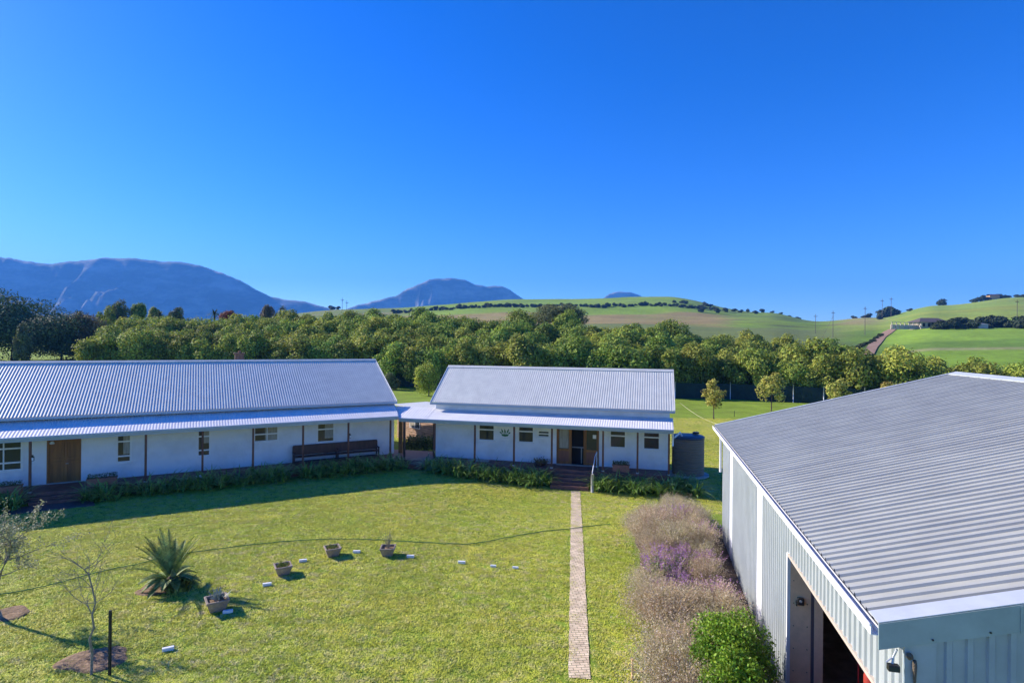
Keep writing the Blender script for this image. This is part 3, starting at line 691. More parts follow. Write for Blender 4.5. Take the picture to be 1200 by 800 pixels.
for i, (px, Y, s, kind) in enumerate([(124,172,1.0,'orchard'),(140,176,1.05,'greyleaf'),(163,178,.95,'orchard'),(206,176,.86,'greyleaf'),(180,182,.85,'orchard'),(313,176,.84,'brownleaf'),(330,182,.8,'darkleaf')]):
    t = tree_proto('tall_tree', M[kind], 3.6, 5.6, 8.2, 6500, 14, .45, 60+i, ['tall pointed tree rising over the orchard, leftmost of three','tall greyish pointed tree rising over the orchard, middle of three','tall pointed tree rising over the orchard, rightmost of three','greyish tree rising behind the left orchard','tall olive tree rising behind the left orchard','bare looking brown crowned tree at the back of the orchard','dark crowned tree beside the brown crowned one at the orchard back'][i], cone=.45, br=(.25,.42)); place(t, on(px,Y), Y, i, s)
t = tree_proto('red_leaved_tree', M['redleaf'], 2.6, 2.4, 8.0, 4000, 12, .4, 70, 'tree with orange red leaves poking over the orchard'); place(t, on(268,172), 172, 0, (1,1,.9))
t = tree_proto('rounded_tree', M['greyleaf'], 8.0, 4.2, 8.6, 16000, 30, .45, 71, 'broad drooping grey green tree rising above the middle of the orchard', br=(.25,.4)); place(t, on(655,160), 160, 0, (1.05,1,.86))
if 0: t = tree_proto('poplar', M['greyleaf'], 2.0, 5.2, 6.3, 4000, 12, .4, 72, 'slim grey tree above the orchard right of centre', cone=.6, br=(.25,.4))
# palms peeking over the orchard
def palm(px, Y, s, lab):
    root = thing('palm_tree', (0,0,0), lab, 'palm tree', 'palms behind the orchard'); m = MB(); m.tube([(0,0,-.3),(0,0,8.6)], [.3,.24], 8); m.build('trunk', M['bark'], root, smooth=True)
    Q = []; r = np.random.default_rng(int(px))
    for k in range(34):
        an = r.uniform(0,6.28); el = r.uniform(-.3,1.2); prev = np.array([0,0,8.6]); d = np.array([math.cos(an)*math.cos(el), math.sin(an)*math.cos(el), math.sin(el)]); side = np.array([-math.sin(an), math.cos(an), 0])
        for j in range(6):
            nx_ = prev+d*.42; d = d+np.array([0,0,-.16]); w_ = .26*(1-j/7)
            Q.append([prev-side*w_, nx_-side*w_*.8, nx_+side*w_*.8, prev+side*w_]); prev = nx_
    quads_obj('fronds', Q, M['darkleaf'], root); place(root, on(px,Y), Y, 0, s)
palm(92,160,1.22,'palm with a spiky crown between bronze tree and tall pointed trees'); palm(187,176,1.0,'palm crown poking up behind the left orchard'); palm(251,174,1.0,'palm crown beside the orange red tree')

# bushes on the back lawn and the young trees
t = tree_proto('round_bush', M['greyleaf'], 1.5, 1.45, 1.5, 3500, 10, .22, 81, 'round clipped bush on the back lawn seen right of the long roof', cat='bush', tr=.06); place(t, on(459,99), 99)
t = tree_proto('leafy_bush', M['orchard'], 2.2, 2.5, 2.7, 5000, 12, .26, 82, 'loose leafy bush on the back lawn left of the cottage roof', cat='bush', tr=.08); place(t, on(503,88), 88)
for i, (px, Y, rx, rz, zc, lab) in enumerate([(837,64,1.75,1.75,2.95,'young yellowing tree on the back lawn nearest the cottage'),(904.5,72,2.15,2.25,3.1,'fuller young yellow green tree behind the shed, second from the cottage'),(986,63,2.1,1.9,3.25,'young autumn tree whose top shows over the shed roof'),(1044,62,1.7,1.8,3.3,'young tree of which only the tip shows over the shed roof')]):
    t = tree_proto('young_tree', M['autumn'], rx, rz, zc, 1500, 18, .27, 90+i, lab, group='young trees planted along the back lawn', tr=.06, br=(.2,.36), cone=.5, limbs=9); place(t, on(px,Y), Y, i)
m = MB(); p = G(854.5,488); m.tube([(p[0]+.6,p[1],0),(p[0]+.6,p[1],.7)], .03, 6); tag(m.build('short_stake', M['stake'], origin=(p[0]+.6,p[1],0)), 'short dark stake on the back lawn right of the first young tree', 'stake')
m = MB(); pts = [G(x,y,.02) for x, y in ((797,472),(806,479),(818,487),(828,492),(841,497))]; m.tube(pts, .03, 5); tag(m.build('irrigation_pipe', mat('pale_dust', (.38,.37,.22), .9), smooth=True), 'thin pale irrigation pipe crossing the back lawn', 'pipe')

# fence with shade net
fc = thing('shade_net_fence', (25.2,88,0), 'dark green shade net fence with grey posts at the back of the lawn', 'fence')
m = MB()
for (x0,y0),(x1,y1) in zip(FEN[:-1],FEN[1:]):
    n_ = max(2,int(math.hypot(x1-x0,y1-y0)/1.2))
    for k in range(n_):
        a, b = k/n_, (k+1)/n_; o1, o2 = .05*math.sin(k*1.9), .05*math.sin((k+1)*1.9)
        P_ = [(x0+(x1-x0)*a, y0+(y1-y0)*a+o1), (x0+(x1-x0)*b, y0+(y1-y0)*b+o2)]
        z0_, z1_ = [land(*p) for p in P_]
        m.hexa([(P_[0][0],P_[0][1],z0_-.05),(P_[1][0],P_[1][1],z1_-.05),(P_[1][0],P_[1][1]+.02,z1_-.05),(P_[0][0],P_[0][1]+.02,z0_-.05),(P_[0][0],P_[0][1],z0_+2.35),(P_[1][0],P_[1][1],z1_+2.35),(P_[1][0],P_[1][1]+.02,z1_+2.35),(P_[0][0],P_[0][1]+.02,z0_+2.35)])
m.build('net', M['net'], fc)
fx = [25.2-8.4*i for i in range(1,10)]+[25.2,33.4,41,44.5,49,56,63,71]
for x in fx:
    y = fence_y(x)-.12; z = land(x,y); m = MB(); m.tube([(x,y,z-.1),(x,y,z+2.6)], .07, 7); m.build('post', M['galv'], fc, smooth=True)

# ------------------------------------------------------------------ far hills: bushes, house, poles, track
bushp = []
for i in range(3):
    rng_b = np.random.default_rng(200+i); P, out, cs = crown_points(900, 3.0, 2.3, 1.9, 7, rng_b, (.35,.6)); o = quads_obj('hill_bush', leaf_quads(P, .9, .7, out, .5, rng_b), M['farbush']); bushp.append([o, False])
def hb_(px, Y, s, lab, grp):
    i = int(rng.integers(3)); x = on(px,Y); z = land(x,Y)-.3; p = bushp[i]
    if not p[1]: o = p[0]; p[1] = True
    else: o = p[0].copy(); C.objects.link(o)
    o.location = (x,Y,z); o.rotation_euler = (0,0,rng.uniform(0,6)); o.scale = (s*rng.uniform(.9,1.5), s, s*rng.uniform(.7,1.1)); tag(o, lab, 'bush', grp); BUSH.append(((lab, grp), px, o))
BUSH = []
for k in range(88):
    px = 462+k*4.35+rng.uniform(-1.5,1.5); hb_(px, 700+rng.uniform(-12,12)+(px-462)*.02, rng.uniform(.75,1.35), 'small dark bush in the hedge line across the green hill', 'bushes in the hedge line across the hill')
for px, Y in ((790,800),(800,805),(803,795),(828,790),(832,800),(826,800),(708,690),(860,720),(868,700),(850,690),(700,690),(876,740),(893,760),(905,770),(915,780),(925,790),(935,790),(885,690),(840,660),(822,650)):
    hb_(px, Y, rng.uniform(.8,1.5), 'scattered dark bush on the right flank of the green hill', 'scattered bushes on the hill flank')
for px, Y, s, lab in ((457,470,1.1,'round bush on the left foot of the green hill'),(478,500,.9,'bush beside the small hut on the hill foot'),(437,540,.7,'low bush left of the round hill bush'),(388,880,1.6,'bush on the skyline by the two thin masts'),(396,890,1.2,'second bush on the skyline by the two thin masts')):
    hb_(px, Y, s, lab, 'bushes on the left foot of the hill')
for px, Y, s in ((1034,640,2.1),(1040,640,2.9),(1044,650,2.2),(1030,600,1.2)): hb_(px, Y, s, 'dark bush in the clump on the crest beside the masts', 'clump of bushes on the crest')
for px, Y, s in ((1104,700,2.0),(1143,700,1.6),(1150,700,1.8),(1156,700,1.4),(1172,705,1.8),(1182,700,1.0),(1192,700,1.3),(1199,700,1.4),(1066,690,.9),(1012,700,1.1),(1018,700,1.3),(1000,720,.9)): hb_(px, Y, s, 'dark bush on the skyline of the right hill', 'bushes on the right skyline')
for px, Y, s in ((1098,268,.9),(1106,262,1.1),(1113,268,1.2),(1120,264,1.2),(1127,266,1.1),(1134,262,1.2),(1118,258,.8),(1108,256,.8),(1128,257,.8),(1146,270,1.1),(1152,272,1.0),(1165,275,1.3),(1172,272,1.2),(1180,270,.9),(1190,268,1.1),(1197,262,1.6),(1204,260,1.8),(1097,256,.7),(1160,262,.5)): hb_(px, Y, s, 'garden bush beside the brown roofed farmhouse', 'garden bushes of the hillside farmhouse')
for k in range(12): hb_(1006+k*2.6+rng.uniform(-1,1), 190+k*6.5, .35, 'low bush lining the earth track', 'bushes lining the track')
def bushlab(k, n):
    lab, grp = k
    if 'hedge line' in lab: return None
    return '%s %s' % (n, lab.replace('dark bush','dark bush from the left').replace('garden bush','garden bush from the left').replace('low bush lining','low bush from the left lining'))
hl = [(('counted from the left end to the drooping tree' if px < 640 else 'counted rightward from the drooping tree'), px, o) for (lab, grp), px, o in BUSH if 'hedge line' in lab]
relabel(hl, lambda k, n: '%s bush of the hill hedge line, %s' % (n, k))
cntg = {}
for q in BUSH: cntg[q[0]] = cntg.get(q[0], 0)+1
relabel([q for q in BUSH if 'hedge line' not in q[0][0] and cntg[q[0]] > 1], bushlab)
# house on the slope
hx, hy = on(1090,272), 272.; hz0 = land(hx, hy)
fh = thing('hillside_farmhouse', (hx,hy,hz0), 'low cream farmhouse with brown hipped roof on the right hillside', 'house')
m = MB(); m.box((hx-6.5,hy-3,hz0-1),(hx+6.5,hy+5,hz0+2.4)); m.box((hx-19.5,hy-1,hz0-1),(hx-6.6,hy-.7,hz0+1.2)); m.build('wall', M['farwall'], fh)
m = MB(); z0_, z1_ = hz0+2.4, hz0+4.6; m.add([(hx-8,hy-4,z0_),(hx+7.5,hy-4,z0_),(hx+7.5,hy+6,z0_),(hx-8,hy+6,z0_),(hx-4,hy+1,z1_),(hx+4,hy+1,z1_)], [(0,1,5,4),(1,2,5),(2,3,4,5),(3,0,4),(3,2,1,0)]); m.build('roof', M['farroof'], fh)
for x in (-5.2,-2.8,-.5,5.0): m = MB(); m.box((hx+x-.6,hy-3.04,hz0+.3),(hx+x+.6,hy-3.003,hz0+2.0)); m.build('window', M['dark'], fh)
for k in range(7): m = MB(); x = hx-19+k*2; m.box((x-.15,hy-1.4,hz0-.5),(x+.15,hy-1.1,hz0+2.2)); m.build('pergola_column', M['farwall'], fh)
m = MB(); m.box((hx-19.5,hy-1.5,hz0+2.2),(hx-6.6,hy-1.0,hz0+2.4)); m.build('pergola_beam', M['farwall'], fh)
sx, sy = on(1148,262), 262.; sz = land(sx,sy); m = MB(); m.box((sx-2.2,sy-2,sz-.5),(sx+2.2,sy+2,sz+1.9)); o = m.build('garden_shed', M['farwall'], origin=(sx,sy,sz)); tag(o, 'small white shed among bushes right of the hillside farmhouse', 'shed')
m = MB(); m.add([(sx-2.4,sy-2.2,sz+1.9),(sx+2.4,sy-2.2,sz+1.9),(sx+2.4,sy+2.2,sz+2.3),(sx-2.4,sy+2.2,sz+2.3)], [(0,1,2,3)]); m.build('roof', M['galv'], o)
sx, sy = on(1163,704), 704.; sz = land(sx,sy); m = MB(); m.box((sx-6,sy-3,sz-1),(sx+6,sy+3,sz+5)); o = m.build('skyline_hut', M['hut'], origin=(sx,sy,sz)); tag(o, 'ochre hut on the right skyline', 'hut')
m = MB(); m.add([(sx-6.6,sy-3.5,sz+5.01),(sx+6.6,sy-3.5,sz+5.01),(sx+6.6,sy,sz+7),(sx-6.6,sy,sz+7),(sx+6.6,sy+3.5,sz+5.01),(sx-6.6,sy+3.5,sz+5.01)], [(0,1,2,3),(3,2,4,5)]); m.build('roof', M['farroof'], o)
sx, sy = on(488,505), 505.; sz = land(sx,sy); m = MB(); m.box((sx-4,sy-2,sz-1),(sx+4,sy+2,sz+2.6)); o = m.build('field_hut', M['farroof'], origin=(sx,sy,sz)); tag(o, 'small dark hut at the left foot of the green hill', 'hut')
m = MB(); m.add([(sx-4.4,sy-2.4,sz+2.61),(sx+4.4,sy-2.4,sz+2.61),(sx+4.4,sy+2.4,sz+3.5),(sx-4.4,sy+2.4,sz+3.5)], [(0,1,2,3)]); m.build('roof', M['galv'], o)
# power poles
for i, (px, yt, yb, Y, lab) in enumerate([(955.5,368,383,330,'leftmost timber power pole beyond the orchard on the right'),(976,364,388,260,'timber power pole with a stay wire, second from the left'),(1013.5,359,387,270,'timber power pole left of the earth track'),(1033.5,350,366,610,'thin mast in the crest bushes, left one of the pair'),(1044,348,362,620,'thin mast in the crest bushes, right one of the pair'),(1191.7,351,376,262,'tall pole at the right edge beside the field'),(400.7,349,359,890,'tiny mast on the left skyline, left one'),(406,352,359,890,'tiny mast on the left skyline, right one')]):
    x = on(px,Y); z0_ = land(x,Y)-.5; zt = AT(px,yt,Y)[2]
    o = thing('power_pole', (x,Y,z0_), lab, 'power pole', 'power poles and masts'); m = MB(); r0 = .13*max(1,Y/330); m.tube([(x,Y,z0_),(x,Y,zt)], [r0,r0*.8], 6); m.build('pole', M['polewood'], o)
    m = MB(); m.box((x-1.1*Y/330,Y-.1,zt-1.4*Y/330),(x+1.1*Y/330,Y+.1,zt-1.15*Y/330)); m.build('crossarm', M['polewood'], o)
    if i == 1: m = MB(); m.tube([(x,Y,zt-2.5),(x-5,Y,z0_)], .05, 4); m.build('stay_wire', M['polewood'], o)
# track
m = MB(); tp = [(1018,175,1.6),(1021,190,1.8),(1024,205,2),(1027,225,2.2),(1031,245,2.5),(1036,265,2.8),(1041,290,3),(1048,330,3)]
L_ = []; 
for (a, Ya, wa), (b, Yb, wb) in zip(tp[:-1], tp[1:]):
    for k in range(6):
        f_ = k/6; Yk = Ya+(Yb-Ya)*f_; L_.append((on(a+(b-a)*f_, Yk), Yk, wa+(wb-wa)*f_))
b0 = []
for x, y, w_ in L_: m.v.append((x-w_,y,land(x-w_,y)+.25)); m.v.append((x+w_,y,land(x+w_,y)+.25))
for i in range(len(L_)-1): m.f.append((2*i,2*i+1,2*i+3,2*i+2))
tag(m.build('track', mat('earth_track', (.34,.21,.13), 1, var=.3, vscale=.5)), kind='structure')
#---PART2---
# ------------------------------------------------------------------ metal shed
LS, MR, ZE, ZRS, OV = 18.093, 8.817, 4.815, 7.311, .33
ZL, TD, TE = 3.563, 11.979, 17.3
ss = (ZRS-ZE)/(MR+OV)
so_ = D(9,9,0); shed = thing('metal_shed', (so_[0],so_[1],0), 'large pale blue metal shed with ribbed roof and wall, filling the right side', 'shed')
FD = Frame(D.o, D.e, -D.n)   # outward facing: n positive to the left of the shed
m = MB(); fd = lambda t, n, z: D(t, -n, z)
def ribwall(mb, pf, a, b, z0f, z1f, pitch=.2286, amp=.032):
    """vertical ribbed sheet along pf(t, out, z)"""
    base = [(0,0),(.5,0),(.58,1),(.84,1),(.92,0)]; t = a; col = []
    while t < b:
        for q, h in base:
            if t+q*pitch < b: col.append((t+q*pitch, h*amp))
        t += pitch
    col.append((b,0)); i0 = len(mb.v)
    for t, h in col: mb.v.append(tuple(map(float, pf(t,h,z0f(t))))); mb.v.append(tuple(map(float, pf(t,h,z1f(t)))))
    for i in range(len(col)-1): mb.f.append((i0+2*i, i0+2*i+2, i0+2*i+3, i0+2*i+1))
zt_ = lambda t: ZE+.06
S1, S2 = (2.2,2.95), (7.95,8.75)
for a, b in ((0,S1[0]),(S1[1],S2[0]),(S2[1],TD)): ribwall(m, fd, a, b, lambda t: 0, zt_)
ribwall(m, fd, TD, TE, lambda t: ZL, zt_); ribwall(m, fd, TE, LS, lambda t: 0, zt_)
m.build('side_cladding', M['shedwall'], shed)
for a, b in (S1, S2):
    m = MB(); ribwall(m, fd, a-.02, b+.02, lambda t: .02, lambda t: ZE+.05, pitch=.2286, amp=.02); m.build('translucent_sheet', M['strip'], shed)
W = 2*(MR)
# gable facing the viewer (ribbed) and far gable
gz = lambda q: (ZE+OV*ss-.06)+min(q, W-q)*ss
gf = lambda q, h, z: D(LS+h, q, z)
m = MB(); ribwall(m, gf, .30, W, lambda q: 0, lambda q: gz(q)); m.build('gable_cladding', M['gableblue'], shed)
m = MB(); m.add([D(0,0,0),D(0,W,0),D(0,W,ZE),D(0,MR,gz(MR)),D(0,0,ZE)], [(0,1,2,3,4)]); m.add([D(0,W,0),D(LS,W,0),D(LS,W,ZE),D(0,W,ZE)], [(0,1,2,3)]); m.build('back_cladding', M['shedwall'], shed)
m = MB()   # corner flashing
for q in ([D(LS,-.04,0),D(LS+.045,-.04,0),D(LS+.045,.31,0),D(LS+.0,.31,0)],): m.prism([(p[0],p[1]) for p in q][::-1], 0, gz(0)-.02)
m.build('corner_flashing', M['gableblue'], shed)
# roof
m = MB(); RO0, RO1 = -.065, LS+.02
sheet(m, D, RO0, RO1, lambda t: -OV, lambda t: MR, lambda n: ZE+(n+OV)*ss, .2286, .036, kind='ibr', steps=1)
sheet(m, D, RO0, RO1, lambda t: W+OV, lambda t: MR, lambda n: ZE+(W+OV-n)*ss, .2286, .036, kind='ibr', steps=1)
rf = m.build('roof', M['shedroof'], shed)
m = MB()
for s in (1,-1):
    p = [D(RO0-.02,MR,ZRS+.075), D(RO1+.06,MR,ZRS+.075), D(RO1+.06,MR+s*.3,ZRS+.06-.3*ss), D(RO0-.02,MR+s*.3,ZRS+.06-.3*ss)]; m.add(p, [(0,1,2,3)]); m.add(p+[(a,b,c-.03) for a,b,c in p], [(2,3,7,6),(4,7,6,5)])
m.build('ridge_cap', M['shedtrim'], rf)
# barge flashings: a white cap on the roof edge and a deep fascia
for tt, s, nm in ((RO1,1,'near'),(RO0,-1,'far')):
    m = MB(); w_ = .27 if s > 0 else .08
    for n0_, n1_, z0_, z1_ in ((-OV-.02,MR,ZE-.005,ZRS),(W+OV+.02,MR,ZE-.005,ZRS)):
        p = [D(tt-s*w_,n0_,z0_+.045), D(tt+s*.06,n0_,z0_+.045), D(tt+s*.06,n1_,z1_+.052), D(tt-s*w_,n1_,z1_+.052)]
        m.hexa([*p, *[(a,b,c+.012) for a,b,c in p]])
    m.build('barge_flashing', M['shedtrim'], rf)
    m = MB(); dpt = .33 if s > 0 else .2
    for n0_, n1_, z0_, z1_ in ((-OV-.02,MR,ZE+.035,ZRS+.04),(W+OV+.02,MR,ZE+.035,ZRS+.04)):
        a_ = tt+s*.05; b_ = tt+s*.072; p = [D(a_,n0_,z0_-dpt), D(b_,n0_,z0_-dpt), D(b_,n1_,z1_-dpt), D(a_,n1_,z1_-dpt)]
        m.hexa([*p, *[(a,b,c+dpt) for a,b,c in p]])
    fo = m.build('fascia', M['fascia'], shed)
    if s > 0:
        sc_ = MB()
        for k in range(14):
            q = .25+k*.62; c = D(tt+.075,q,ZE+.035+(q+OV)*ss-dpt+.05); sc_.tube([c, D(tt+.085,q,c[2])], .013, 6)
        sc_.build('screws', M['black'], fo)
        jn = MB(); q = 1.18; jn.hexa([*[D(a,b,ZE+.03+(b+OV)*ss-dpt+.004) for a,b in ((tt+.0725,q),(tt+.08,q),(tt+.08,q+.03),(tt+.0725,q+.03))], *[D(a,b,ZE+.03+(b+OV)*ss-.004) for a,b in ((tt+.0725,q),(tt+.08,q),(tt+.08,q+.03),(tt+.0725,q+.03))]]); jn.build('lap_joint', M['fascia'], fo)
        sf = MB(); sf.hexa([*[D(a,b,ZE-.3) for a,b in ((LS+.005,-OV),(tt+.05,-OV),(tt+.05,.0),(LS+.005,.0))], *[D(a,b,ZE-.285) for a,b in ((LS+.005,-OV),(tt+.05,-OV),(tt+.05,.0),(LS+.005,.0))]]); 
# gutter: open trough with a bright lip
m = MB()
g0, g1 = RO0-.03, LS+.05
for a, b, z0_, z1_ in ((-OV-.10,-OV-.088,ZE-.13,ZE+.0),(-OV-.088,-OV-.012,ZE-.13,ZE-.118),(-OV-.012,-OV-.0,ZE-.13,ZE-.02)):
    q = [D(g0,a,0),D(g1,a,0),D(g1,b,0),D(g0,b,0)]; m.hexa([*[(p[0],p[1],z0_) for p in q], *[(p[0],p[1],z1_) for p in q]])
q = [D(g0,-OV-.115,0),D(g1,-OV-.115,0),D(g1,-OV-.101,0),D(g0,-OV-.101,0)]; m.hexa([*[(p[0],p[1],ZE-.02) for p in q], *[(p[0],p[1],ZE+.01) for p in q]])
m.build('gutter', M['white'], shed)
m = MB(); q = [D(g0,-OV-.01,0),D(g1,-OV-.01,0),D(g1,-.02,0),D(g0,-.02,0)]; m.hexa([*[(p[0],p[1],ZE-.10) for p in q], *[(p[0],p[1],ZE-.09) for p in q]]); m.build('soffit', M['shedtrim'], shed)
m = MB(); m.tube([D(.12,-OV-.07,ZE-.1),D(.12,-.12,ZE-.4),D(.12,-.12,2.9),D(.12,-.12,2.86)], .055, 8); m.build('downpipe', M['bluewhite'], shed, smooth=True)
m = MB(); m.fbox(D, S1[0]-3, TD, -.006, .10, -.02, .12); m.build('plinth', mat('plinth_brick', (.36,.17,.10), .9, var=.3, vscale=6), shed)
# opening: lintel angle, column, inside
m = MB(); m.fbox(D, TD, TE, -.045, .05, ZL-.06, ZL+.004); m.build('lintel', mat('lintel_angle', (.5,.43,.36), .6), shed)
m = MB(); m.fbox(D, TD-.09, TD-.0, -.05, .02, 0, ZL); m.build('door_trim', M['white'], shed)
m = MB(); m.fbox(D, TD-.10, TD-.004, .021, .46, 0, ZL-.07); m.fbox(D, TD-.09, TD-.006, .53, .72, 0, ZL-.07); jc = m.build('door_column', M['jamb'], shed, bevel=.006)
m = MB(); m.fbox(D, TD-.12, TD-.012, .461, .529, 0, ZL-.07); m.build('door_rail', M['jambdark'], jc)
m = MB()
for z in np.arange(.35,3.5,.52):
    for q in (.09,.38): m.tube([D(TD-.01,q,z),D(TD+.012,q,z)], .011, 6)
m.build('bolts', M['black'], jc)
m = MB(); m.fbox(D, TD-.003, TD+.09, .16, .30, 2.42, 2.58); m.fbox(D, TD-.003, TD+.05, .13, .165, 2.38, 2.5); o = m.build('door_sensor', M['black'], origin=D(TD,.2,2.5), bevel=.015); tag(o, 'small black sensor box on the beige column of the shed doorway', 'sensor')
g = MB(); g.tube([D(TD+.09,.22,2.52),D(TD+.1,.22,2.52)], .03, 10); g.build('lens', M['galv'], o)
m = MB(); m.add([D(.1,.1,.012),D(LS-.1,.1,.012),D(LS-.1,W-.1,.012),D(.1,W-.1,.012)], [(0,1,2,3)]); m.build('floor', M['floor'], shed)
m = MB(); m.fbox(D, .2, LS-.2, 9.5, 9.6, 0, 5.5); m.fbox(D, .3, LS-.3, .10, .5, ZL+.3, ZL+.5); m.build('dark_shed_backing', M['dark'], shed)  # near-black backing sheets, the shed's inner shade painted as colour
# red gas bottle trolley by the column
c = D(TD+.35,1.6,0); tr = thing('gas_bottle_trolley', (c[0],c[1],.012), 'red gas bottle trolley standing inside the shed doorway', 'trolley', rz=0)
m = MB(); m.lathe([(.14,0),(.16,.03),(.16,1.0),(.12,1.12),(.05,1.2),(.05,1.26)], (c[0],c[1],.14), 20); m.build('gas_bottle', M['red'], tr, smooth=True)
m = MB()
for s in (-1,1): m.tube([(c[0]+s*.2,c[1]+.16,.1),(c[0]+s*.18,c[1]+.2,1.3),(c[0]+s*.12,c[1]+.24,1.7)], .018, 6)
m.tube([(c[0]-.12,c[1]+.24,1.7),(c[0]+.12,c[1]+.24,1.7)], .018, 6); m.tube([(c[0]-.19,c[1]+.18,.8),(c[0]+.19,c[1]+.18,.8)], .015, 6); m.box((c[0]-.22,c[1]-.16,.1),(c[0]+.22,c[1]+.2,.13)); m.build('frame', M['red'], tr)
for s in (-1,1): m = MB(); m.tube([(c[0]+s*.25,c[1]+.1,.13),(c[0]+s*.31,c[1]+.1,.13)], .12, 14); m.build('wheel', M['black'], tr)
# workbench with clutter deep in the shed
c = D(9.8,3.2,0); wb = thing('workbench', (c[0],c[1],.012), 'workbench with a pale green top deep inside the dark shed', 'bench')
m = MB(); m.fbox(D, 8.2,11.0,2.8,3.6,.86,.92); m.build('top', M['greenpaint'], wb)
for a, b in ((8.3,2.9),(8.3,3.5),(10.9,2.9),(10.9,3.5)): m = MB(); m.fbox(D, a-.04,a+.04,b-.04,b+.04,.013,.859); m.build('leg', M['galv'], wb)
# floodlight under the fascia
fp = D(LS+.03,-.17,4.42); fl = thing('floodlight', fp, 'small black floodlight hanging under the near corner of the shed roof', 'floodlight')
m = MB(); m.fbox(D, LS+.03,LS+.11,-.24,-.11,4.27,4.35); m.fbox(D, LS+.02,LS+.03,-.23,-.12,4.28,4.34); m.build('housing', M['black'], fl, bevel=.015)
m = MB(); m.tube([D(LS+.05,-.18,4.35),D(LS+.03,-.16,4.43),D(LS+.03,-.12,4.53)], .014, 6); m.tube([D(LS+.05,-.25,4.36),D(LS+.04,-.18,4.42)], .01, 5); m.build('bracket', M['galv'], fl)
m = MB(); m.fbox(D, LS+.111,LS+.116,-.23,-.12,4.28,4.34); m.build('lens', M['glass'], fl)
m = MB(); c = D(LS+.08,.06,4.3); m.lathe([(.006,-.2),(.016,-.14),(.022,-.02),(.028,.08),(.02,.14)], c, 9); m.lathe([(.01,0),(.04,.03),(.035,.07),(.01,.09)], D(LS+.09,.0,4.44), 9); o = m.build('mud_nest', mat('mud', (.14,.11,.08), 1, bump=1, bscale=60), origin=c, smooth=True); tag(o, 'brown mud nest hanging beside the floodlight on the shed corner', 'nest')

# ------------------------------------------------------------------ water tank, cabin
c = G(808.5,556); c = np.array([11.9,38.4,-.4]); wt = thing('water_tank', (c[0],c[1],-.4), 'tan ribbed water tank with shade-toned lid beside the cottage end', 'water tank')
prof = [(1.02,.12)]
z = .12
while z < 2.42: prof += [(1.02,z+.02),(1.045,z+.05),(1.045,z+.12),(1.02,z+.15)]; z += .17
m = MB(); m.lathe(prof+[(1.0,z)], c, 48); m.build('tank_wall', M['tank'], wt)
m = MB(); m.lathe([(1.06,z),(1.07,z+.1),(.95,z+.17),(.5,z+.22),(.0001,z+.24)], c, 48); m.build('lid', M['tanktop'], wt, smooth=True)
m = MB(); m.lathe([(.22,z+.26),(.22,z+.36),(.18,z+.38)], (c[0]+.55,c[1]+.1,-.4), 20); m.build('hatch', M['black'], wt)
m = MB(); m.lathe([(1.35,0),(1.35,.10)], c, 40); m.build('base_slab', M['slab'], wt)
m = MB(); m.tube([B(-.25,1.2,2.75),(c[0]-.75,c[1]-.75,2.55),(c[0]-.6,c[1]-.6,2.3)], .055, 8); m.build('inlet_pipe', M['bluewhite'], wt, smooth=True)
P1, P2 = np.array([-9.9,49.6]), np.array([-6.2,45.4]); e_ = (P1-P2)/np.linalg.norm(P1-P2); n_ = np.array([-e_[1],e_[0]]); 
if n_@np.array([-1,-.3]) < 0: n_ = -n_
CF = Frame(P2, e_, n_); LC = np.linalg.norm(P1-P2)
cb = thing('timber_cabin', (P2[0],P2[1],0), 'small timber clad cabin seen through the open walkway', 'cabin')
m = MB()
for k in range(15): z = .1+k*.185; m.fbox(CF, 0, LC, -.08, .0 if k%2 else .015, z, z+.15)
m.fbox(CF, 0, LC, -3.0, -.09, 0, 2.85); m.build('wall', M['cabin'], cb)
m = MB(); m.fbox(CF, -.3, LC+.3, -3.2, .35, 2.86, 2.94); m.build('roof', M['roof'], cb)
m = MB(); m.fbox(CF, 1.9, 3.5, .017, .05, 1.2, 2.05); w1 = m.build('window', M['white'], cb)
m = MB(); m.fbox(CF, 1.97, 2.6, .052, .06, 1.26, 1.99); m.build('pane', M['glass'], w1)
m = MB(); m.fbox(CF, 2.7, 3.43, .052, .06, 1.26, 1.99); m.build('blind', M['curtain'], w1)
# timber screens hedge behind the link
def leaf_box(name, fr, t0, t1, n0, n1, z1, n, size, mt, lab, cat, seed):
    r = np.random.default_rng(seed); P = np.stack([r.uniform(t0,t1,n), r.uniform(n0,n1,n), np.zeros(n)],1)
    e = np.minimum(1, 3*np.minimum(np.minimum(P[:,0]-t0, t1-P[:,0]), np.minimum(P[:,1]-n0, n1-P[:,1]))+.5); P[:,2] = z1*e*(1-.75*r.random(n)**2)*(1+.1*r.normal(size=n))
    W_ = np.array([fr(a,b,c_) for a,b,c_ in P]); base = np.array(fr((t0+t1)/2,(n0+n1)/2,0)); q = quads_obj(name, leaf_quads(W_-base, size, .5, None, 0, r), mt); q.location = base; tag(q, lab, cat); return q
leaf_box('low_hedge', B, LB+.1, KB[0]+.4, -3.6, -2.2, 1.15, 5000, .13, M['darkleaf'], 'dark low hedge behind the covered walkway', 'hedge', 3)

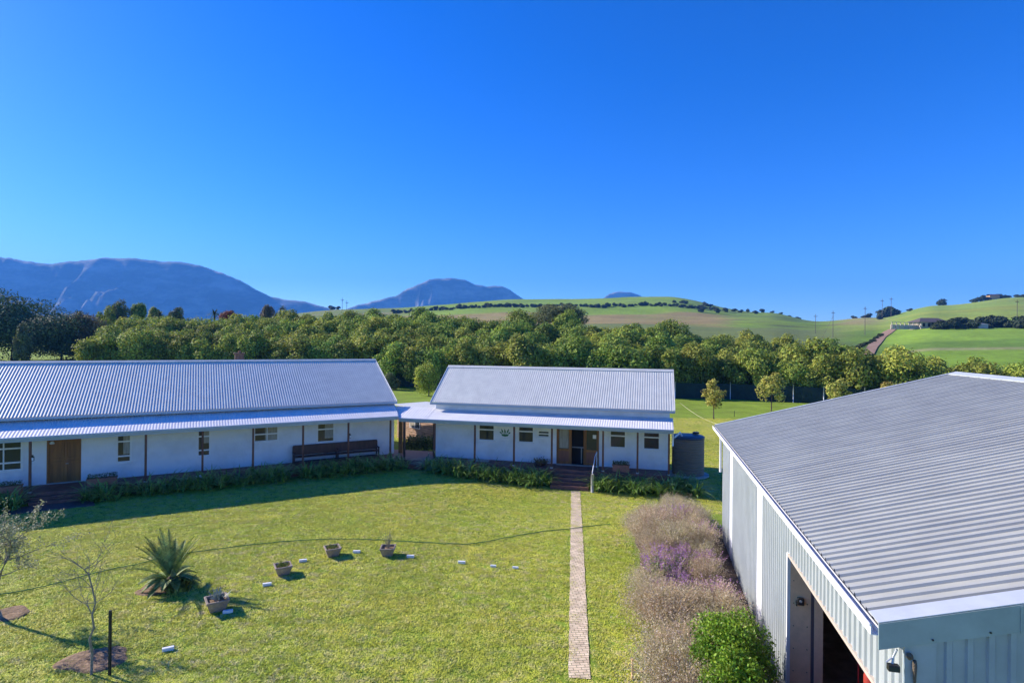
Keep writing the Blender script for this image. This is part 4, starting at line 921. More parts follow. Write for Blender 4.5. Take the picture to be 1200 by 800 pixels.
# ------------------------------------------------------------------ bench, planters on the deck
br = A(4.0,.35,DK); bn = thing('long_bench', (br[0],br[1],DK), 'long dark wooden bench with a high back against the farmhouse wall', 'bench')
ba, bb = 1.3, 6.72
m = MB(); m.fbox(A, ba, bb, .30, .78, DK+.42, DK+.47); m.build('seat', M['bench'], bn)
m = MB(); m.fbox(A, ba, (ba+bb)/2-.02, .22, .26, DK+.50, DK+1.08); m.fbox(A, (ba+bb)/2+.02, bb, .22, .26, DK+.50, DK+1.08); m.fbox(A, ba, bb, .20, .28, DK+1.081, DK+1.13); m.build('backrest', M['bench'], bn)
for t in (ba, (ba+bb)/2, bb): m = MB(); m.fbox(A, t-.04, t+.04, .19, .285, DK, DK+1.075); m.fbox(A, t-.04, t+.04, .70, .79, DK, DK+.66); m.fbox(A, t-.045, t+.045, .286, .8, DK+.662, DK+.71); m.build('leg', M['bench'], bn)
m = MB(); m.fbox(A, ba+.05, bb-.05, .60, .63, DK+.13, DK+.2); m.build('stretcher', M['bench'], bn)

def strap_plants(name, fr, t0, t1, n0, n1, dens, h, seed, lab, mt=None, parent=None, base_z=0, cat='flower bed plants', wid=.075, zfun=None):
    r = np.random.default_rng(seed); Q = []; N_ = int((t1-t0)*(n1-n0)*dens)
    base = np.array(fr((t0+t1)/2,(n0+n1)/2,base_z))
    for _ in range(N_):
        t, n = r.uniform(t0,t1), r.uniform(n0,n1); c = np.array(fr(t,n,base_z)); c[2] = land(c[0],c[1]); c = c-base
        hh = h*r.uniform(.75,1.15)
        for k in range(13):
            an = r.uniform(0,6.28); L_ = hh*r.uniform(.8,1.25); tilt = r.uniform(.15,.9); d = np.array([math.cos(an)*math.sin(tilt), math.sin(an)*math.sin(tilt), math.cos(tilt)]); side = np.array([-math.sin(an), math.cos(an), 0])*wid*.5; p = c.copy()
            for j in range(4):
                q = p+d*L_/4; d = d+np.array([math.cos(an)*.16, math.sin(an)*.16, -.34]); d /= np.linalg.norm(d); w0 = 1-.15*j; w1 = 1-.15*(j+1) if j < 3 else .1
                Q.append([p-side*w0, q-side*w1, q+side*w1, p+side*w0]); p = q
    o = quads_obj(name, Q, mt or M['strap'], parent)
    if parent is None: o.location = base; tag(o, lab, cat)
    return o
GA = 'borders of strap leaved plants along the verandahs'
for nm in ((A, .05, 17.2, 2.05, 3.15, 10, 1.3, 5, 'long border of dark strap leaved plants in front of the farmhouse verandah'),
           (A, 19.8, 27, 2.05, 3.2, 10, 1.3, 6, 'border of strap leaved plants left of the farmhouse steps'),
           (B, 7.15, 15.4, 1.65, 2.8, 11, 1.45, 7, 'border of strap leaved plants left of the cottage steps'),
           (B, .1, 4.3, 1.65, 2.9, 11, 1.4, 8, 'border of strap leaved plants right of the cottage steps')):
    o = strap_plants('agapanthus_border', *nm); o['group'] = GA
o = strap_plants('leafy_clump', B, -1.7, .0, .3, 2.6, 9, 1.3, 9, 'tall dark leafy clump between cottage corner and tank')
o = strap_plants('strap_clump', A, 15.6, 17.3, 3.0, 3.5, 9, .6, 10, 'strap leaved clump right of the farmhouse steps, in front of the border')
def deck_planter(fr, t, n, w_, lab, plant=True):
    c = fr(t,n,DK); o = thing('deck_planter', c, lab, 'planter', 'terracotta troughs on the verandahs'); m = MB()
    m.fbox(fr, t-w_, t+w_, n-.2, n+.2, DK+.001, DK+.36); m.fbox(fr, t-w_-.03, t+w_+.03, n-.23, n+.23, DK+.361, DK+.42); m.build('trough', M['terracotta'], o, bevel=.01)
    if plant:
        r = np.random.default_rng(int(t*10)); P = np.stack([r.uniform(-w_,w_,350), r.uniform(-.2,.2,350), r.random(350)*.22],1); W_ = np.array([fr(t+a,n+b,DK+.42+c_) for a,b,c_ in P]); quads_obj('plants', leaf_quads(W_-np.array(c), .09, .5, None, 0, r), M['darkleaf'], o)
deck_planter(A, 16.6, 1.55, .65, 'terracotta trough on the deck right of the farmhouse door')
deck_planter(A, 20.6, 1.6, .65, 'terracotta trough on the deck left of the farmhouse door')
deck_planter(B, 2.9, 1.1, .5, 'terracotta trough with dark plants on the deck right of the cottage steps')
m = MB(); m.fbox(B, 11.5, 12.9, .55, .85, DK+.001, DK+.10); o = m.build('pale_board', M['slab'], origin=B(12.2,.7,DK), bevel=.01); tag(o, 'pale board lying on the cottage deck behind the left border', 'board')
c = B(8.0,.8,DK); o = thing('basket_planter', c, 'low basket of dark red plants on the deck left of the cottage door', 'planter'); m = MB(); m.lathe([(.3,0),(.42,.2),(.4,.2)], c, 16); m.build('basket', M['bench'], o)
r = np.random.default_rng(4); P = r.normal(size=(400,3))*np.array([.28,.2,.08])+np.array([0,0,.28]); quads_obj('plants', leaf_quads(P, .1, .5, None, 0, r), M['brownleaf'], o)
m = MB(); c = A(12.0,1.75,DK); m.lathe([(.16,.0),(.2,.02),(.2,.07),(.17,.09)], (c[0],c[1],DK), 14); o = m.build('pet_bowl', M['bluewhite'], origin=c, smooth=True); tag(o, 'small pale bowl beside a farmhouse verandah post', 'bowl')

# ------------------------------------------------------------------ path, soil, lawn
PATH = [(1.76,14.3),(3.86,33.9)]
pm = bpy.data.materials.new('path_bricks'); pm.use_nodes = True; N = pm.node_tree.nodes; L = pm.node_tree.links; b = N['Principled BSDF']; b.inputs['Roughness'].default_value = .9
tc = N.new('ShaderNodeNewGeometry'); mp = N.new('ShaderNodeMapping'); mp.inputs['Rotation'].default_value = (0,0,R(-5.6+0)); L.new(tc.outputs['Position'], mp.inputs[0])
bt = N.new('ShaderNodeTexBrick'); bt.inputs['Scale'].default_value = 1; bt.inputs['Brick Width'].default_value = .22; bt.inputs['Row Height'].default_value = .11; bt.inputs['Mortar Size'].default_value = .008
bt.inputs['Color1'].default_value = (.80,.65,.45,1); bt.inputs['Color2'].default_value = (.66,.51,.35,1); bt.inputs['Mortar'].default_value = (.17,.15,.08,1); L.new(mp.outputs[0], bt.inputs[0])
no = N.new('ShaderNodeTexNoise'); no.inputs['Scale'].default_value = 3; no.inputs['Detail'].default_value = 8; L.new(tc.outputs['Position'], no.inputs['Vector'])
mr = N.new('ShaderNodeMapRange'); mr.inputs[1].default_value = .3; mr.inputs[2].default_value = .7; mr.inputs[3].default_value = .72; mr.inputs[4].default_value = 1.2; L.new(no.outputs[0], mr.inputs[0])
mx = N.new('ShaderNodeMix'); mx.data_type='RGBA'; mx.blend_type='MULTIPLY'; mx.inputs[0].default_value = 1; L.new(bt.outputs[0], mx.inputs[6]); L.new(mr.outputs[0], mx.inputs[7]); L.new(mx.outputs[2], b.inputs['Base Color'])
bp = N.new('ShaderNodeBump'); bp.inputs['Strength'].default_value = .6; bp.inputs['Distance'].default_value = .02; L.new(bt.outputs['Fac'], bp.inputs['Height']); bp.invert = True; L.new(bp.outputs[0], b.inputs['Normal'])
a = np.array(PATH[0]); c = np.array(PATH[1]); d = (c-a)/np.linalg.norm(c-a); nn = np.array([d[1],-d[0]])*.27; PL = np.linalg.norm(c-a)
m = MB()
for k in range(41):
    q = a+(c-a)*k/40; z = land(q[0],q[1])+.022
    for s_ in (-1,1): m.v.append((*(q+s_*nn*(1+.05*math.sin(k*2.3+s_))),z))
for k in range(40): m.f.append((2*k,2*k+1,2*k+3,2*k+2))
tag(m.build('path', pm), kind='structure')
m = MB(); m.prism([A(16.9,2.6,0)[:2],A(19.9,2.6,0)[:2],A(20.3,4.0,0)[:2],A(16.6,3.9,0)[:2]], .0, .018); tag(m.build('paving', mat('dark_paving', (.17,.10,.10), .9, var=.4, vscale=7)), kind='structure')
soils = [(-10.85,14.95,.82,.58),(-15.3,17.35,.62,.5),(-11.85,19.2,.62,.5)]
def bedline(y): return float(np.interp(y, [8,13,20,26,29.3], [2.5,2.8,3.85,4.8,8.0]))
def shedx(y): t = (24.903-y)/math.cos(_a); return 9.249-math.sin(_a)*t
def soil_disc(x, y, rx, ry, seed):
    m = MB(); n = 40; r = np.random.default_rng(seed); ph = r.uniform(0,6,3); c0 = len(m.v)
    for j, (f_, z) in enumerate([(1.05,.0),(1.0,.015),(.85,.022),(.5,.015),(.1,.02)]):
        for k in range(n):
            an = 2*math.pi*k/n; w_ = 1+.09*math.sin(3*an+ph[0])+.06*math.sin(5*an+ph[1]); m.v.append((x+rx*w_*f_*math.cos(an), y+ry*w_*f_*math.sin(an), z+(.02*r.random() if 0 < j else 0)))
    for j in range(4):
        for k in range(n): m.f.append((j*n+k, j*n+(k+1)%n, (j+1)*n+(k+1)%n, (j+1)*n+k))
    m.f.append(tuple(4*n+k for k in range(n))); tag(m.build('soil', M['soil'], smooth=True), kind='structure')
for i, s in enumerate(soils): soil_disc(*s, i)
m = MB(); ys = np.linspace(7,29,23); poly = [(bedline(y)+.85+.1*math.sin(y*2),y) for y in ys]+[(min(shedx(y),9.2)-.03,y) for y in ys[::-1]]; m.prism(poly[::-1], 0, .03); tag(m.build('soil', mat('bed_soil', (.13,.085,.06), 1, bump=1, bscale=10, var=.4, vscale=5)), kind='structure')

# lawn turf: short blades everywhere on the lawn
def lawn_ok(x, y):
    p = np.array([x,y]); q = p-a; s_ = q@d; 
    if -.1 < s_ < PL+.2 and abs(q@(nn/.27)) < .2: return False
    t, n = A.inv(p)
    if t > -3 and n < 2.55 and t < 30: 
        if n < 2.55 and n > -12: return False
    if 16.5 < t < 20.3 and n < 4: return False
    t, n = B.inv(p)
    if -.2 < t < 20 and -7 < n < 2.2: return False
    if (x-11.75)**2+(y-37.9)**2 < 1.5: return False
    if y < 29 and x > bedline(y)+.45: return False
    t, n = D.inv(p)
    if -.15 < t and n > -.1: return False
    for sx, sy, rx, ry in soils:
        if ((x-sx)/rx)**2+((y-sy)/ry)**2 < .95: return False
    return True
cell = .4; V_, F_ = [], []; y = 12.8
while y < 64:
    half = y*.93; x = -half
    while x < half:
        if lawn_ok(x+cell/2, y+cell/2):
            b_ = len(V_); V_ += [(p_,q_,land(p_,q_)) for p_,q_ in ((x,y),(x+cell,y),(x+cell,y+cell),(x,y+cell))]; F_.append((b_,b_+1,b_+2,b_+3))
        x += cell
    y += cell
r = np.random.default_rng(99); Q = []
for k in range(170):
    rr = .34*math.sqrt(r.random()); an = r.uniform(0,6.28); p = np.array([rr*math.cos(an), rr*math.sin(an), 0.]); h = r.uniform(.015,.04); w_ = r.uniform(.008,.016); az = r.uniform(0,6.28); ln = r.uniform(.6,2.2)*h
    sd = np.array([math.cos(az),math.sin(az),0])*w_; le = np.array([-math.sin(az),math.cos(az),0])*ln
    Q.append([p-sd, p+sd, p+sd*.3+le+np.array([0,0,h]), p-sd*.3+le+np.array([0,0,h])])
gm = bpy.data.materials.new('turf_blade'); gm.use_nodes = True; N = gm.node_tree.nodes; L = gm.node_tree.links; b = N['Principled BSDF']; b.inputs['Roughness'].default_value = .6; b.inputs['Specular IOR Level'].default_value = .25
g = N.new('ShaderNodeNewGeometry')
def nz(sc, det, lo, hi, c0, c1):
    no = N.new('ShaderNodeTexNoise'); no.inputs['Scale'].default_value = sc; no.inputs['Detail'].default_value = det; no.inputs['Roughness'].default_value = .7; L.new(g.outputs['Position'], no.inputs['Vector'])
    rp = N.new('ShaderNodeValToRGB'); rp.color_ramp.elements[0].position = lo; rp.color_ramp.elements[1].position = hi; rp.color_ramp.elements[0].color = c0; rp.color_ramp.elements[1].color = c1; L.new(no.outputs[0], rp.inputs[0]); return rp.outputs[0]
c0 = nz(.25, 4, .35, .65, (.88,.85,.13,1), (.62,.72,.08,1)); f0 = nz(3.0, 7, .46, .66, (0,0,0,1), (.85,.85,.85,1)); f1 = nz(.18, 3, .40, .62, (.35,.35,.35,1), (1,1,1,1))
mu = N.new('ShaderNodeMath'); mu.operation = 'MULTIPLY'; L.new(f0, mu.inputs[0]); L.new(f1, mu.inputs[1])
mx = N.new('ShaderNodeMix'); mx.data_type='RGBA'; L.new(mu.outputs[0], mx.inputs[0]); L.new(c0, mx.inputs[6]); mx.inputs[7].default_value = (.95,.80,.48,1)
tl = N.new('ShaderNodeBsdfTranslucent'); ms = N.new('ShaderNodeMixShader'); ms.inputs[0].default_value = .2; nu_ = N.new('ShaderNodeCombineXYZ'); nu_.inputs[2].default_value = .8; vm_ = N.new('ShaderNodeVectorMath'); vm_.operation = 'ADD'; vs_c = N.new('ShaderNodeVectorMath'); vs_c.operation = 'SCALE'; vs_c.inputs['Scale'].default_value = .45; L.new(g.outputs['Normal'], vs_c.inputs[0]); L.new(vs_c.outputs[0], vm_.inputs[0]); L.new(nu_.outputs[0], vm_.inputs[1]); vn_ = N.new('ShaderNodeVectorMath'); vn_.operation = 'NORMALIZE'; L.new(vm_.outputs[0], vn_.inputs[0]); L.new(vn_.outputs[0], b.inputs['Normal']); L.new(mx.outputs[2], tl.inputs[0]); L.new(mx.outputs[2], b.inputs['Base Color']); L.new(b.outputs[0], ms.inputs[1]); L.new(tl.outputs[0], ms.inputs[2]); L.new(ms.outputs[0], N['Material Output'].inputs[0])
tuft = quads_obj('turf_tuft', Q, gm); C.objects.unlink(tuft)
me = bpy.data.meshes.new('lawn'); me.from_pydata(V_, [], F_); lawn = bpy.data.objects.new('lawn_grass', me); C.objects.link(lawn); tag(lawn, kind='stuff')
lawn['label'] = 'short mown grass of the lawn'
ng = bpy.data.node_groups.new('turf', 'GeometryNodeTree'); ng.interface.new_socket('Geometry', in_out='INPUT', socket_type='NodeSocketGeometry'); ng.interface.new_socket('Geometry', in_out='OUTPUT', socket_type='NodeSocketGeometry')
gi = ng.nodes.new('NodeGroupInput'); go = ng.nodes.new('NodeGroupOutput'); dp_ = ng.nodes.new('GeometryNodeDistributePointsOnFaces'); dp_.inputs['Density'].default_value = 13
oi = ng.nodes.new('GeometryNodeObjectInfo'); oi.inputs[0].default_value = tuft; oi.transform_space = 'ORIGINAL'; ip = ng.nodes.new('GeometryNodeInstanceOnPoints')
rv = ng.nodes.new('FunctionNodeRandomValue'); rv.data_type = 'FLOAT_VECTOR'; rv.inputs[0].default_value = (0,0,0); rv.inputs[1].default_value = (0,0,6.28)
rs = ng.nodes.new('FunctionNodeRandomValue'); rs.data_type = 'FLOAT_VECTOR'; rs.inputs[0].default_value = (.6,.6,.4); rs.inputs[1].default_value = (1.0,1.0,1.25); rs.inputs['Seed'].default_value = 5
ng.links.new(gi.outputs[0], dp_.inputs[0]); ng.links.new(dp_.outputs[0], ip.inputs['Points']); ng.links.new(oi.outputs['Geometry'], ip.inputs['Instance']); ng.links.new(rv.outputs[0], ip.inputs['Rotation']); ng.links.new(rs.outputs[0], ip.inputs['Scale']); ng.links.new(ip.outputs[0], go.inputs[0])
md = lawn.modifiers.new('turf','NODES'); md.node_group = ng

# ------------------------------------------------------------------ lawn things
GP = 'square concrete planters on the lawn'
def planter(px, py, s, rz, lab, fill):
    p = G(px,py); o = thing('stone_planter', (p[0],p[1],0), lab, 'planter', GP); m = MB()
    c_, s_ = math.cos(rz), math.sin(rz)
    def ring(r_, z, rot=rz): return [(p[0]+c_*x-s_*y, p[1]+s_*x+c_*y, z) for x, y in ((-r_,-r_),(r_,-r_),(r_,r_),(-r_,r_))]
    rings = [ring(.24*s,0), ring(.36*s,.36*s), ring(.385*s,.37*s), ring(.385*s,.44*s), ring(.31*s,.44*s), ring(.29*s,.34*s)]
    b0 = len(m.v)
    for q in rings: m.v += q
    for i in range(len(rings)-1):
        for k in range(4): m.f.append((b0+i*4+k, b0+i*4+(k+1)%4, b0+(i+1)*4+(k+1)%4, b0+(i+1)*4+k))
    m.f.append((3,2,1,0)); m.build('pot', M['concrete'], o, bevel=.015)
    e = MB(); q = ring(.293*s,.35*s); e.add(q, [(0,1,2,3)]); e.build('earth', M['soil'], o)
    r = np.random.default_rng(int(px)); 
    if fill == 'weeds': P = np.stack([r.uniform(-.25,.25,260)*s, r.uniform(-.25,.25,260)*s, .36*s+r.random(260)*.09],1); quads_obj('weeds', leaf_quads(P, .07, .4, None, 0, r), M['moss'], o)
    if fill == 'succulent':
        Q = []
        for k in range(90):
            an = r.uniform(0,6.28); tl_ = r.uniform(.1,1.2); c2 = np.array([.06+r.normal()*.07, r.normal()*.07, .38*s]); d_ = np.array([math.cos(an)*math.sin(tl_), math.sin(an)*math.sin(tl_), math.cos(tl_)]); sd = np.array([-math.sin(an),math.cos(an),0])*.025; e_2 = c2+d_*r.uniform(.12,.42)
            Q.append([c2-sd, e_2-sd*.2, e_2+sd*.2, c2+sd])
        quads_obj('plants', Q, M['succulent'], o)
    if fill == 'twigs':
        t_ = MB()
        for k in range(26): an = r.uniform(0,6.28); R_ = r.uniform(.1,.4); t_.tube([(p[0]+.05*math.cos(an),p[1]+.05*math.sin(an),.36*s),(p[0]+R_*.5*math.cos(an),p[1]+R_*.5*math.sin(an),.7*s),(p[0]+R_*math.cos(an),p[1]+R_*math.sin(an),r.uniform(.7,1.05))], [.006,.005,.003], 4)
        t_.build('dry_twigs', M['barepale'], o)
planter(254,714,.84,R(35),'concrete planter with grey succulents, nearest to the cycad','succulent')
planter(331.5,672,.76,R(30),'concrete planter with yellow weeds between cycad planter and middle one','weeds')
planter(389.5,650.5,.78,R(28),'tapered concrete planter with weeds, third from the left','weeds')
planter(454.5,650,.76,R(5),'concrete planter holding dry twigs, rightmost of the four','twigs')
GB = 'white blocks laid in an arc on the lawn'
for px, py, rz, lab in ((197,762,.5,'white block lying alone near the front of the lawn'),(267,718,.35,'white block in the shadow right of the succulent planter'),(313,686,.35,'white block left of and below the second planter'),(355,658,.3,'white block between the second and third planters'),(418,647.5,0,'white block right of the third planter'),(481,653,0,'white block right of the twig planter'),(541,660,-.1,'white block alone right of the planters'),(578,664,-.1,'small white block second from the right in the arc'),(604,666,-.15,'small white block at the right end of the arc')):
    p = G(px,py); m = MB(); s = .8 if px > 560 else 1; c_, s_ = math.cos(rz)*.14*s, math.sin(rz)*.14*s; q = [(p[0]-c_+s_*.35,p[1]-s_-c_*.35),(p[0]+c_+s_*.35,p[1]+s_-c_*.35),(p[0]+c_-s_*.35,p[1]+s_+c_*.35),(p[0]-c_-s_*.35,p[1]-s_+c_*.35)]
    m.prism(q, 0, .10*s); o = m.build('white_block', M['block'], origin=(p[0],p[1],0), bevel=.008); tag(o, lab, 'block', GB)
# hose
hp = [(-25,700),(0,696),(28,691),(52,686.6),(78,680),(100,673.5),(120,669),(136,665),(158,661),(195,652),(226,646.5),(258,642),(289,638.6),(325,634.6),(364,631.5),(405,631),(446,632),(485,634),(520,636.5),(548,637),(572,633),(600,627.5),(635,620),(666,616),(695,612),(720,609)]
m = MB(); pts = [G(x,y,.045) for x, y in hp]; fine = []
for i in range(len(pts)-1):
    for k in range(5):
        q = pts[i]+(pts[i+1]-pts[i])*k/5; w_ = .035*math.sin(i*2.1+k*.9); fine.append((q[0],q[1]+w_,land(q[0],q[1])+(.05 if k%2 else .042)))
m.tube(fine, .015, 6); tag(m.build('garden_hose', M['hose'], smooth=True), 'green garden hose snaking across the lawn and brick path', 'hose')
# cycad
p = G(201,690); cy = thing('cycad', (p[0],p[1],0), 'large cycad with stiff arching fronds growing on the lawn', 'cycad'); cy.scale = (.74,.74,.84)
m = MB(); m.lathe([(.2,0),(.26,.1),(.24,.35),(.15,.5)], p, 14); m.build('trunk', M['bark'], cy, smooth=True)
r = np.random.default_rng(15); Q = []; QR = []
for k in range(36):
    an = r.uniform(0,6.28); 
    inner = k < 17; el = r.uniform(.95,1.42) if inner else r.uniform(.1,.7); LN = r.uniform(1.6,2.15) if inner else r.uniform(.9,1.4)
    if inner and k < 8: an = r.uniform(1.9,4.3); LN *= 1.05; el = r.uniform(.75,1.15)
    prev = np.array([.1*math.cos(an),.1*math.sin(an),.38]); d_ = np.array([math.cos(an)*math.cos(el), math.sin(an)*math.cos(el), math.sin(el)]); side = np.array([-math.sin(an),math.cos(an),0]); ns_ = 36
    for j in range(ns_):
        q = prev+d_*LN/ns_; d_ = d_+np.array([math.cos(an)*.012,math.sin(an)*.012,-.010 if inner else -.03]); d_ /= np.linalg.norm(d_); up_ = np.cross(side, d_)
        if up_[2] < 0: up_ = -up_
        QR.append([prev-side*.012, q-side*.01, q+side*.01, prev+side*.012])
        if j > 2:
            ll = .23*math.sin(math.pi*min(1,(j+2)/ns_)**.8)+.05
            for s_ in (-1,1):
                tip = q+side*s_*ll*.85+d_*ll*.45+up_*ll*.3; Q.append([q-d_*.022, tip-d_*.008, tip+d_*.008, q+d_*.03])
        prev = q
for k in range(260):
    an = r.uniform(0,6.28); rr = r.uniform(.1,.8); c2 = np.array([.35+rr*math.cos(an)*.75, -.1+rr*math.sin(an)*.55, .02]); tl_ = r.uniform(.1,.8); d_ = np.array([math.cos(an)*math.sin(tl_),math.sin(an)*math.sin(tl_),math.cos(tl_)]); sd = np.array([-math.sin(an),math.cos(an),0])*.03; L2 = r.uniform(.3,.75)
    mid = c2+d_*L2*.6; e2 = mid+(d_+np.array([0,0,-.6]))*L2*.4; Q.append([c2-sd,mid-sd,mid+sd,c2+sd]); Q.append([mid-sd,e2-sd*.2,e2+sd*.2,mid+sd])
quads_obj('fronds', Q, M['cycad'], cy); quads_obj('frond_stems', QR, M['moss'], cy)
m = MB()
for x_, y_, z_, s_ in ((.05,.0,.45,.09),(.18,-.08,.38,.08)): m.lathe([(s_*.6,0),(s_,.12),(s_*.9,.26),(s_*.2,.36)], (p[0]+x_,p[1]+y_,z_), 10)
m.build('seed_cone', mat('cone_yellow', (.35,.3,.1), .8), cy, smooth=True)
# bare trees
def twig_tree(name, p, pts, r0, seed, lab, leaves=0, spread=.6, mat_=None, depth=3, lm='moss', ls=.05, lean=(0,0)):
    o = thing(name, (p[0],p[1],0), lab, 'tree'); r = np.random.default_rng(seed); m = MB(); LP = []
    def grow(a_, d_, ln, rad, dep):
        pts_ = [a_]; dd = d_/np.linalg.norm(d_)
        for k in range(4): dd = dd+r.normal(size=3)*.16+np.array([lean[0]*.05,lean[1]*.05,.03]); dd /= np.linalg.norm(dd); pts_.append(pts_[-1]+dd*ln/4)
        m.tube(pts_, [rad*(1-.18*i) for i in range(5)], 5, cap=False)
        if dep == 0: LP.extend([q for q in pts_[1:]]); return
        for k in range(r.integers(3,6)):
            i = r.integers(1,5); ax = r.normal(size=3); ax[2] = abs(ax[2])*.5; nd = dd*.8+ax*spread*.75+np.array([lean[0]*.4,lean[1]*.4,0]); grow(pts_[i], nd, ln*r.uniform(.5,.8), rad*.45, dep-1)
    m.tube(pts, [r0*(1-.6*i/(len(pts)-1)) for i in range(len(pts))], 8)
    for q in range(max(1,len(pts)//2), len(pts)):
        for k in range(3 if q < len(pts)-1 else 4):
            ax = r.normal(size=3); ax[2] = abs(ax[2])*.6+.2; ax[0] += lean[0]; grow(np.array(pts[q]), ax, r.uniform(.6,1.0)*(1 if q < len(pts)-1 else 1.2), r0*.3, depth-1)
    m.build('trunk', mat_ or M['bareshade'], o, smooth=True)
    if leaves:
        LP = np.array(LP); idx = r.integers(0,len(LP),leaves); P = LP[idx]+r.normal(size=(leaves,3))*.05-np.array([p[0],p[1],0]); quads_obj('crown', leaf_quads(P, ls, .5, None, 0, r, 1.0), M[lm], o)
    return o
p = G(107,790); 
def rel(px,py): q = AT(px,py,p[1]); return q
twig_tree('bare_sapling', p, [(p[0],p[1],-.05), rel(108,765), rel(105,748), rel(110,735), rel(108,720), rel(112,706), rel(108,688), rel(104,673), rel(99,667)], .032, 31, 'spindly bare young tree in a soil ring beside the black stake', leaves=160, mat_=M['barepale'], depth=2, lm='barepale', ls=.035, lean=(-.35,0))
p = np.array([-15.2,17.1,0]); 
twig_tree('leafy_sapling', p, [(p[0],p[1],0), rel(-8,700), rel(0,672), rel(9,655), rel(15,640)], .07, 33, 'young tree with sparse silvery leaves at the left edge', leaves=5200, mat_=M['barepale'], depth=3, lm='sageleafy', ls=.07, lean=(.35,0)) if False else None
M['silver'] = mat('silvery_leaf', (.36,.36,.24), .6, col2=(.25,.28,.14), vscale=4, trans=.3, island=.3)
twig_tree('leafy_sapling', p, [(p[0],p[1],-.05), rel(-8,705), rel(-1,675), rel(8,655), rel(14,640)], .07, 33, 'young tree with sparse silvery leaves leaning in at the left edge', leaves=4200, mat_=M['barepale'], depth=3, lm='silver', ls=.06, lean=(.3,0))
p = G(128,791); m = MB(); m.box((p[0]-.02,p[1]-.02,0),(p[0]+.02,p[1]+.02,1.62)); m.box((p[0]-.035,p[1]+.021,0),(p[0]+.035,p[1]+.029,1.62)); tag(m.build('stake', M['stake'], origin=(p[0],p[1],0)), 'upright black steel stake next to the bare young tree', 'stake')

# ------------------------------------------------------------------ flower bed by the shed
def plume_mesh(seed, n, h, rad, seeds, m_seed, lean=.35):
    r = np.random.default_rng(seed); QS = []; QP = []
    for k in range(n):
        an = r.uniform(0,6.28); tl_ = abs(r.normal())*lean; d_ = np.array([math.cos(an)*math.sin(tl_),math.sin(an)*math.sin(tl_),math.cos(tl_)]); rr = rad*.3*r.random(); p_ = np.array([rr*math.cos(an),rr*math.sin(an),0]); LN = h*r.uniform(.65,1.12); sd = np.cross(d_,r.normal(size=3)); sd /= np.linalg.norm(sd); sd *= .0035
        for j in range(4):
            q = p_+d_*LN/4; d_ = d_+np.array([math.cos(an)*.12,math.sin(an)*.12,-.07]); d_ /= np.linalg.norm(d_); QS.append([p_-sd,q-sd,q+sd,p_+sd])
            if j >= 1:
                for _ in range(seeds if j > 1 else seeds//2):
                    c2 = p_+(q-p_)*r.random()+r.normal(size=3)*.075; QP.append(c2)
            p_ = q
    return np.array(QS), leaf_quads(np.array(QP), .036, .5, None, 0, r, 1.2)
GG = 'clumps of feathery dry grass in the bed by the shed'
clumps = []
for i in range(3):
    o = thing('feather_grass', (0,0,0), '', 'grass clump', GG); QS, QP = plume_mesh(300+i, 420, 1.25, .9, 14, None, .5); quads_obj('stems', QS, M['stem'], o); quads_obj('plumes', QP, M['feather'], o)
    rq = np.random.default_rng(7+i); sel = QP[rq.random(len(QP)) < .06]; quads_obj('seed_heads', sel+rq.normal(size=(len(sel),1,3))*.05, M['seedwhite'], o); clumps.append([o,False])
def near_shed(x, y): return min(x, shedx(y)-.55)
r = np.random.default_rng(77)
spots = []
for y in np.arange(8.5,28.6,.95):
    x0, x1 = bedline(y)+.75, min(shedx(y),9.6)-.7
    k = max(1,int((x1-x0)/1.05)+1)
    for j in range(k):
        x = x0+(x1-x0)*((j+.5)/k if k > 1 else .4)+r.uniform(-.3,.3); spots.append((x, y+r.uniform(-.35,.35)))
def kindat(x, y):
    f_ = (x-bedline(y))/(shedx(y)-bedline(y))
    if r.random() < .14: return 'salvia'
    if r.random() < .45: return 'grass'
    if 17.5 < y < 20.6 and f_ > .12: return 'salvia'
    if 20.6 < y < 24.5 and f_ > .45: return 'salvia'
    if 15.8 < y <= 17.5 and f_ > .45: return 'salvia'
    return 'grass'
ns = 0; sal = []
for i in range(2):
    rr = np.random.default_rng(400+i); o = thing('salvia_clump', (0,0,0), '', 'flowering shrub', 'purple flowering clumps in the bed by the shed'); QL = []; QF = []; PL_ = []
    for k in range(70):
        an = rr.uniform(0,6.28); tl_ = rr.uniform(.05,.75); d_ = np.array([math.cos(an)*math.sin(tl_),math.sin(an)*math.sin(tl_),math.cos(tl_)]); LN = rr.uniform(.75,1.15)
        for j in range(30): PL_.append(d_*LN*rr.uniform(.1,.75)+rr.normal(size=3)*.07)
        for j in range(22): QF.append(d_*LN*rr.uniform(.74,1.12)+rr.normal(size=3)*.02)
        sd = np.array([-math.sin(an),math.cos(an),0])*.006; QL.append([-sd, d_*LN-sd, d_*LN+sd, sd])
    quads_obj('leaves', leaf_quads(np.array(PL_), .10, .4, None, 0, rr), M['sage'], o); quads_obj('flowers', leaf_quads(np.array(QF), .045, .5, None, 0, rr), M['purple'], o); quads_obj('stems', QL, M['stem'], o); sal.append([o,False])
lab_s = 'purple flowering clump with grey green leaves in the bed by the shed'
ng_ = 0
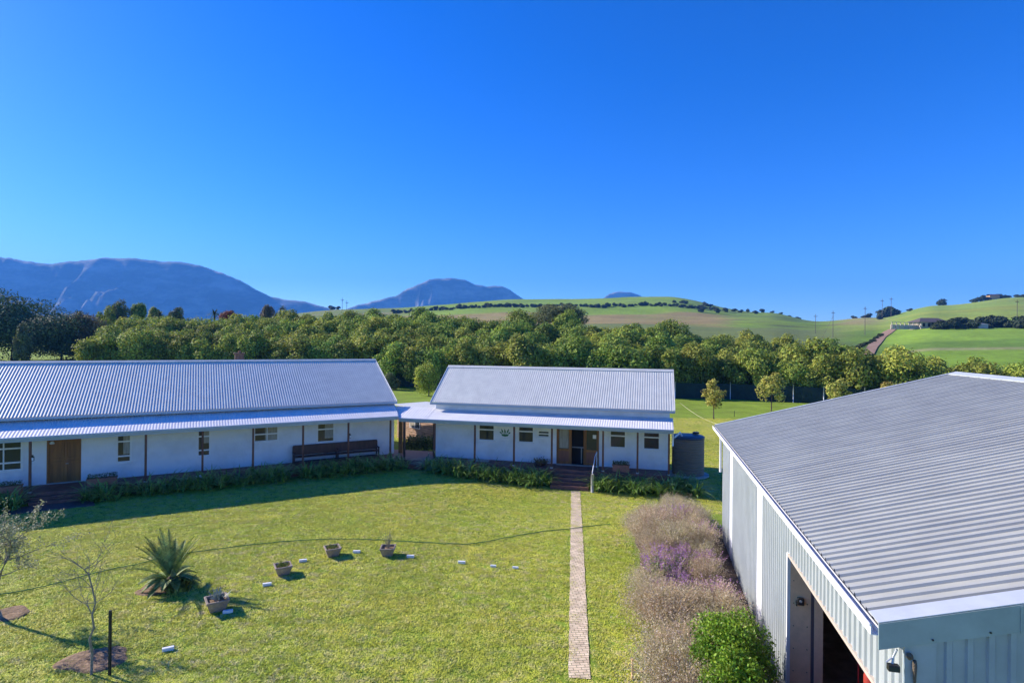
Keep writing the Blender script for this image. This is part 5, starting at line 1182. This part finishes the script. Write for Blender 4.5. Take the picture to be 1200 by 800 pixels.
for x, y in spots:
    if x > shedx(y)-.4: continue
    if (x-5.2)**2+(y-13.3)**2 < .9: continue
    if kindat(x,y) == 'salvia': L_, lab, grp = sal, lab_s, 'purple flowering clumps in the bed by the shed'
    else: L_, lab, grp = clumps, ('pink brown feathery grass clump at the far end of the shed bed' if y > 24 else 'pale feathery grass clump along the lawn side of the shed bed' if x < bedline(y)+1.6 else 'brown feathery grass clump close to the shed wall'), GG
    i = int(r.integers(len(L_))); s = r.uniform(.6,1.15); ng_ += 1
    if not L_[i][1]: o = L_[i][0]; L_[i][1] = True; o.location = (x,y,.02); o.rotation_euler = (0,0,r.uniform(0,6)); o.scale = (s,s,s); o['label'] = lab
    else: copy_tree(L_[i][0], (x,y,.02), r.uniform(0,6), (s,s,s*r.uniform(.85,1.1)), lab, grp)
print('bed clumps', ng_)
cl = [(o['label'], o.location.y, o) for o in C.objects if o.get('category') in ('grass clump','flowering shrub')]
relabel(cl, lambda k, n: ('%s %s' % (n, k)).replace(' clump ', ' clump from the front, ', 1) if 'shed bed' in k or 'shed wall' in k else '%s purple flowering clump from the front in the bed by the shed' % n)
rr = np.random.default_rng(500); sh_ = thing('green_shrub', (5.2,13.3,0), 'bright green leafy shrub against the shed wall near its doorway', 'shrub')
P, out, cs = crown_points(17000, 1.02, 1.3, 1.15, 36, rr, (.22,.36)); P = P[P[:,2] > .02]; out = out[:len(P)]; quads_obj('crown', leaf_quads(P, .075, .5, None, 0, rr), M['shrub'], sh_)
m = MB()
for c_ in cs[:14]: m.tube([(5.2,13.3,0),(5.2+c_[0]*.5,13.3+c_[1]*.5,c_[2]*.6),(5.2+c_[0],13.3+c_[1],c_[2])], [.03,.02,.008], 5)
m.build('stems', M['bark'], sh_)
m = MB(); m.prism([(1.5,-4),(5.0,-4),(6.1,8),(6.35,12.2),(2.4,12.2)], .0, .05); tag(m.build('paving', M['slab']), kind='structure')  # pale apron below the view, added to bounce sunlight onto the door column
for x, y, rx, rz, lab, mt in ((4.75,11.9,.8,1.0,'green shrub filling the bottom edge by the shed doorway','shrub'),):
    rr = np.random.default_rng(501); s2 = thing('green_shrub', (x,y,0), lab, 'shrub'); P, out, cs = crown_points(9000, rx, rz, rz, 20, rr, (.25,.4)); P = P[P[:,2] > .02]; quads_obj('crown', leaf_quads(P, .085, .5, None, 0, rr), M[mt], s2)
c = G(741,795); m = MB(); m.box((c[0]-.025,c[1]-.025,0),(c[0]+.025,c[1]+.025,.5)); m.box((c[0]+.026,c[1]-.015,.16),(c[0]+.62,c[1]+.015,.2)); m.box((c[0]+.57,c[1]-.016,0),(c[0]+.6,c[1]+.016,.24)); tag(m.build('timber_peg_frame', M['jamb'], origin=(c[0],c[1],0)), 'short pale timber frame sticking out of the dry grass near the front', 'post')
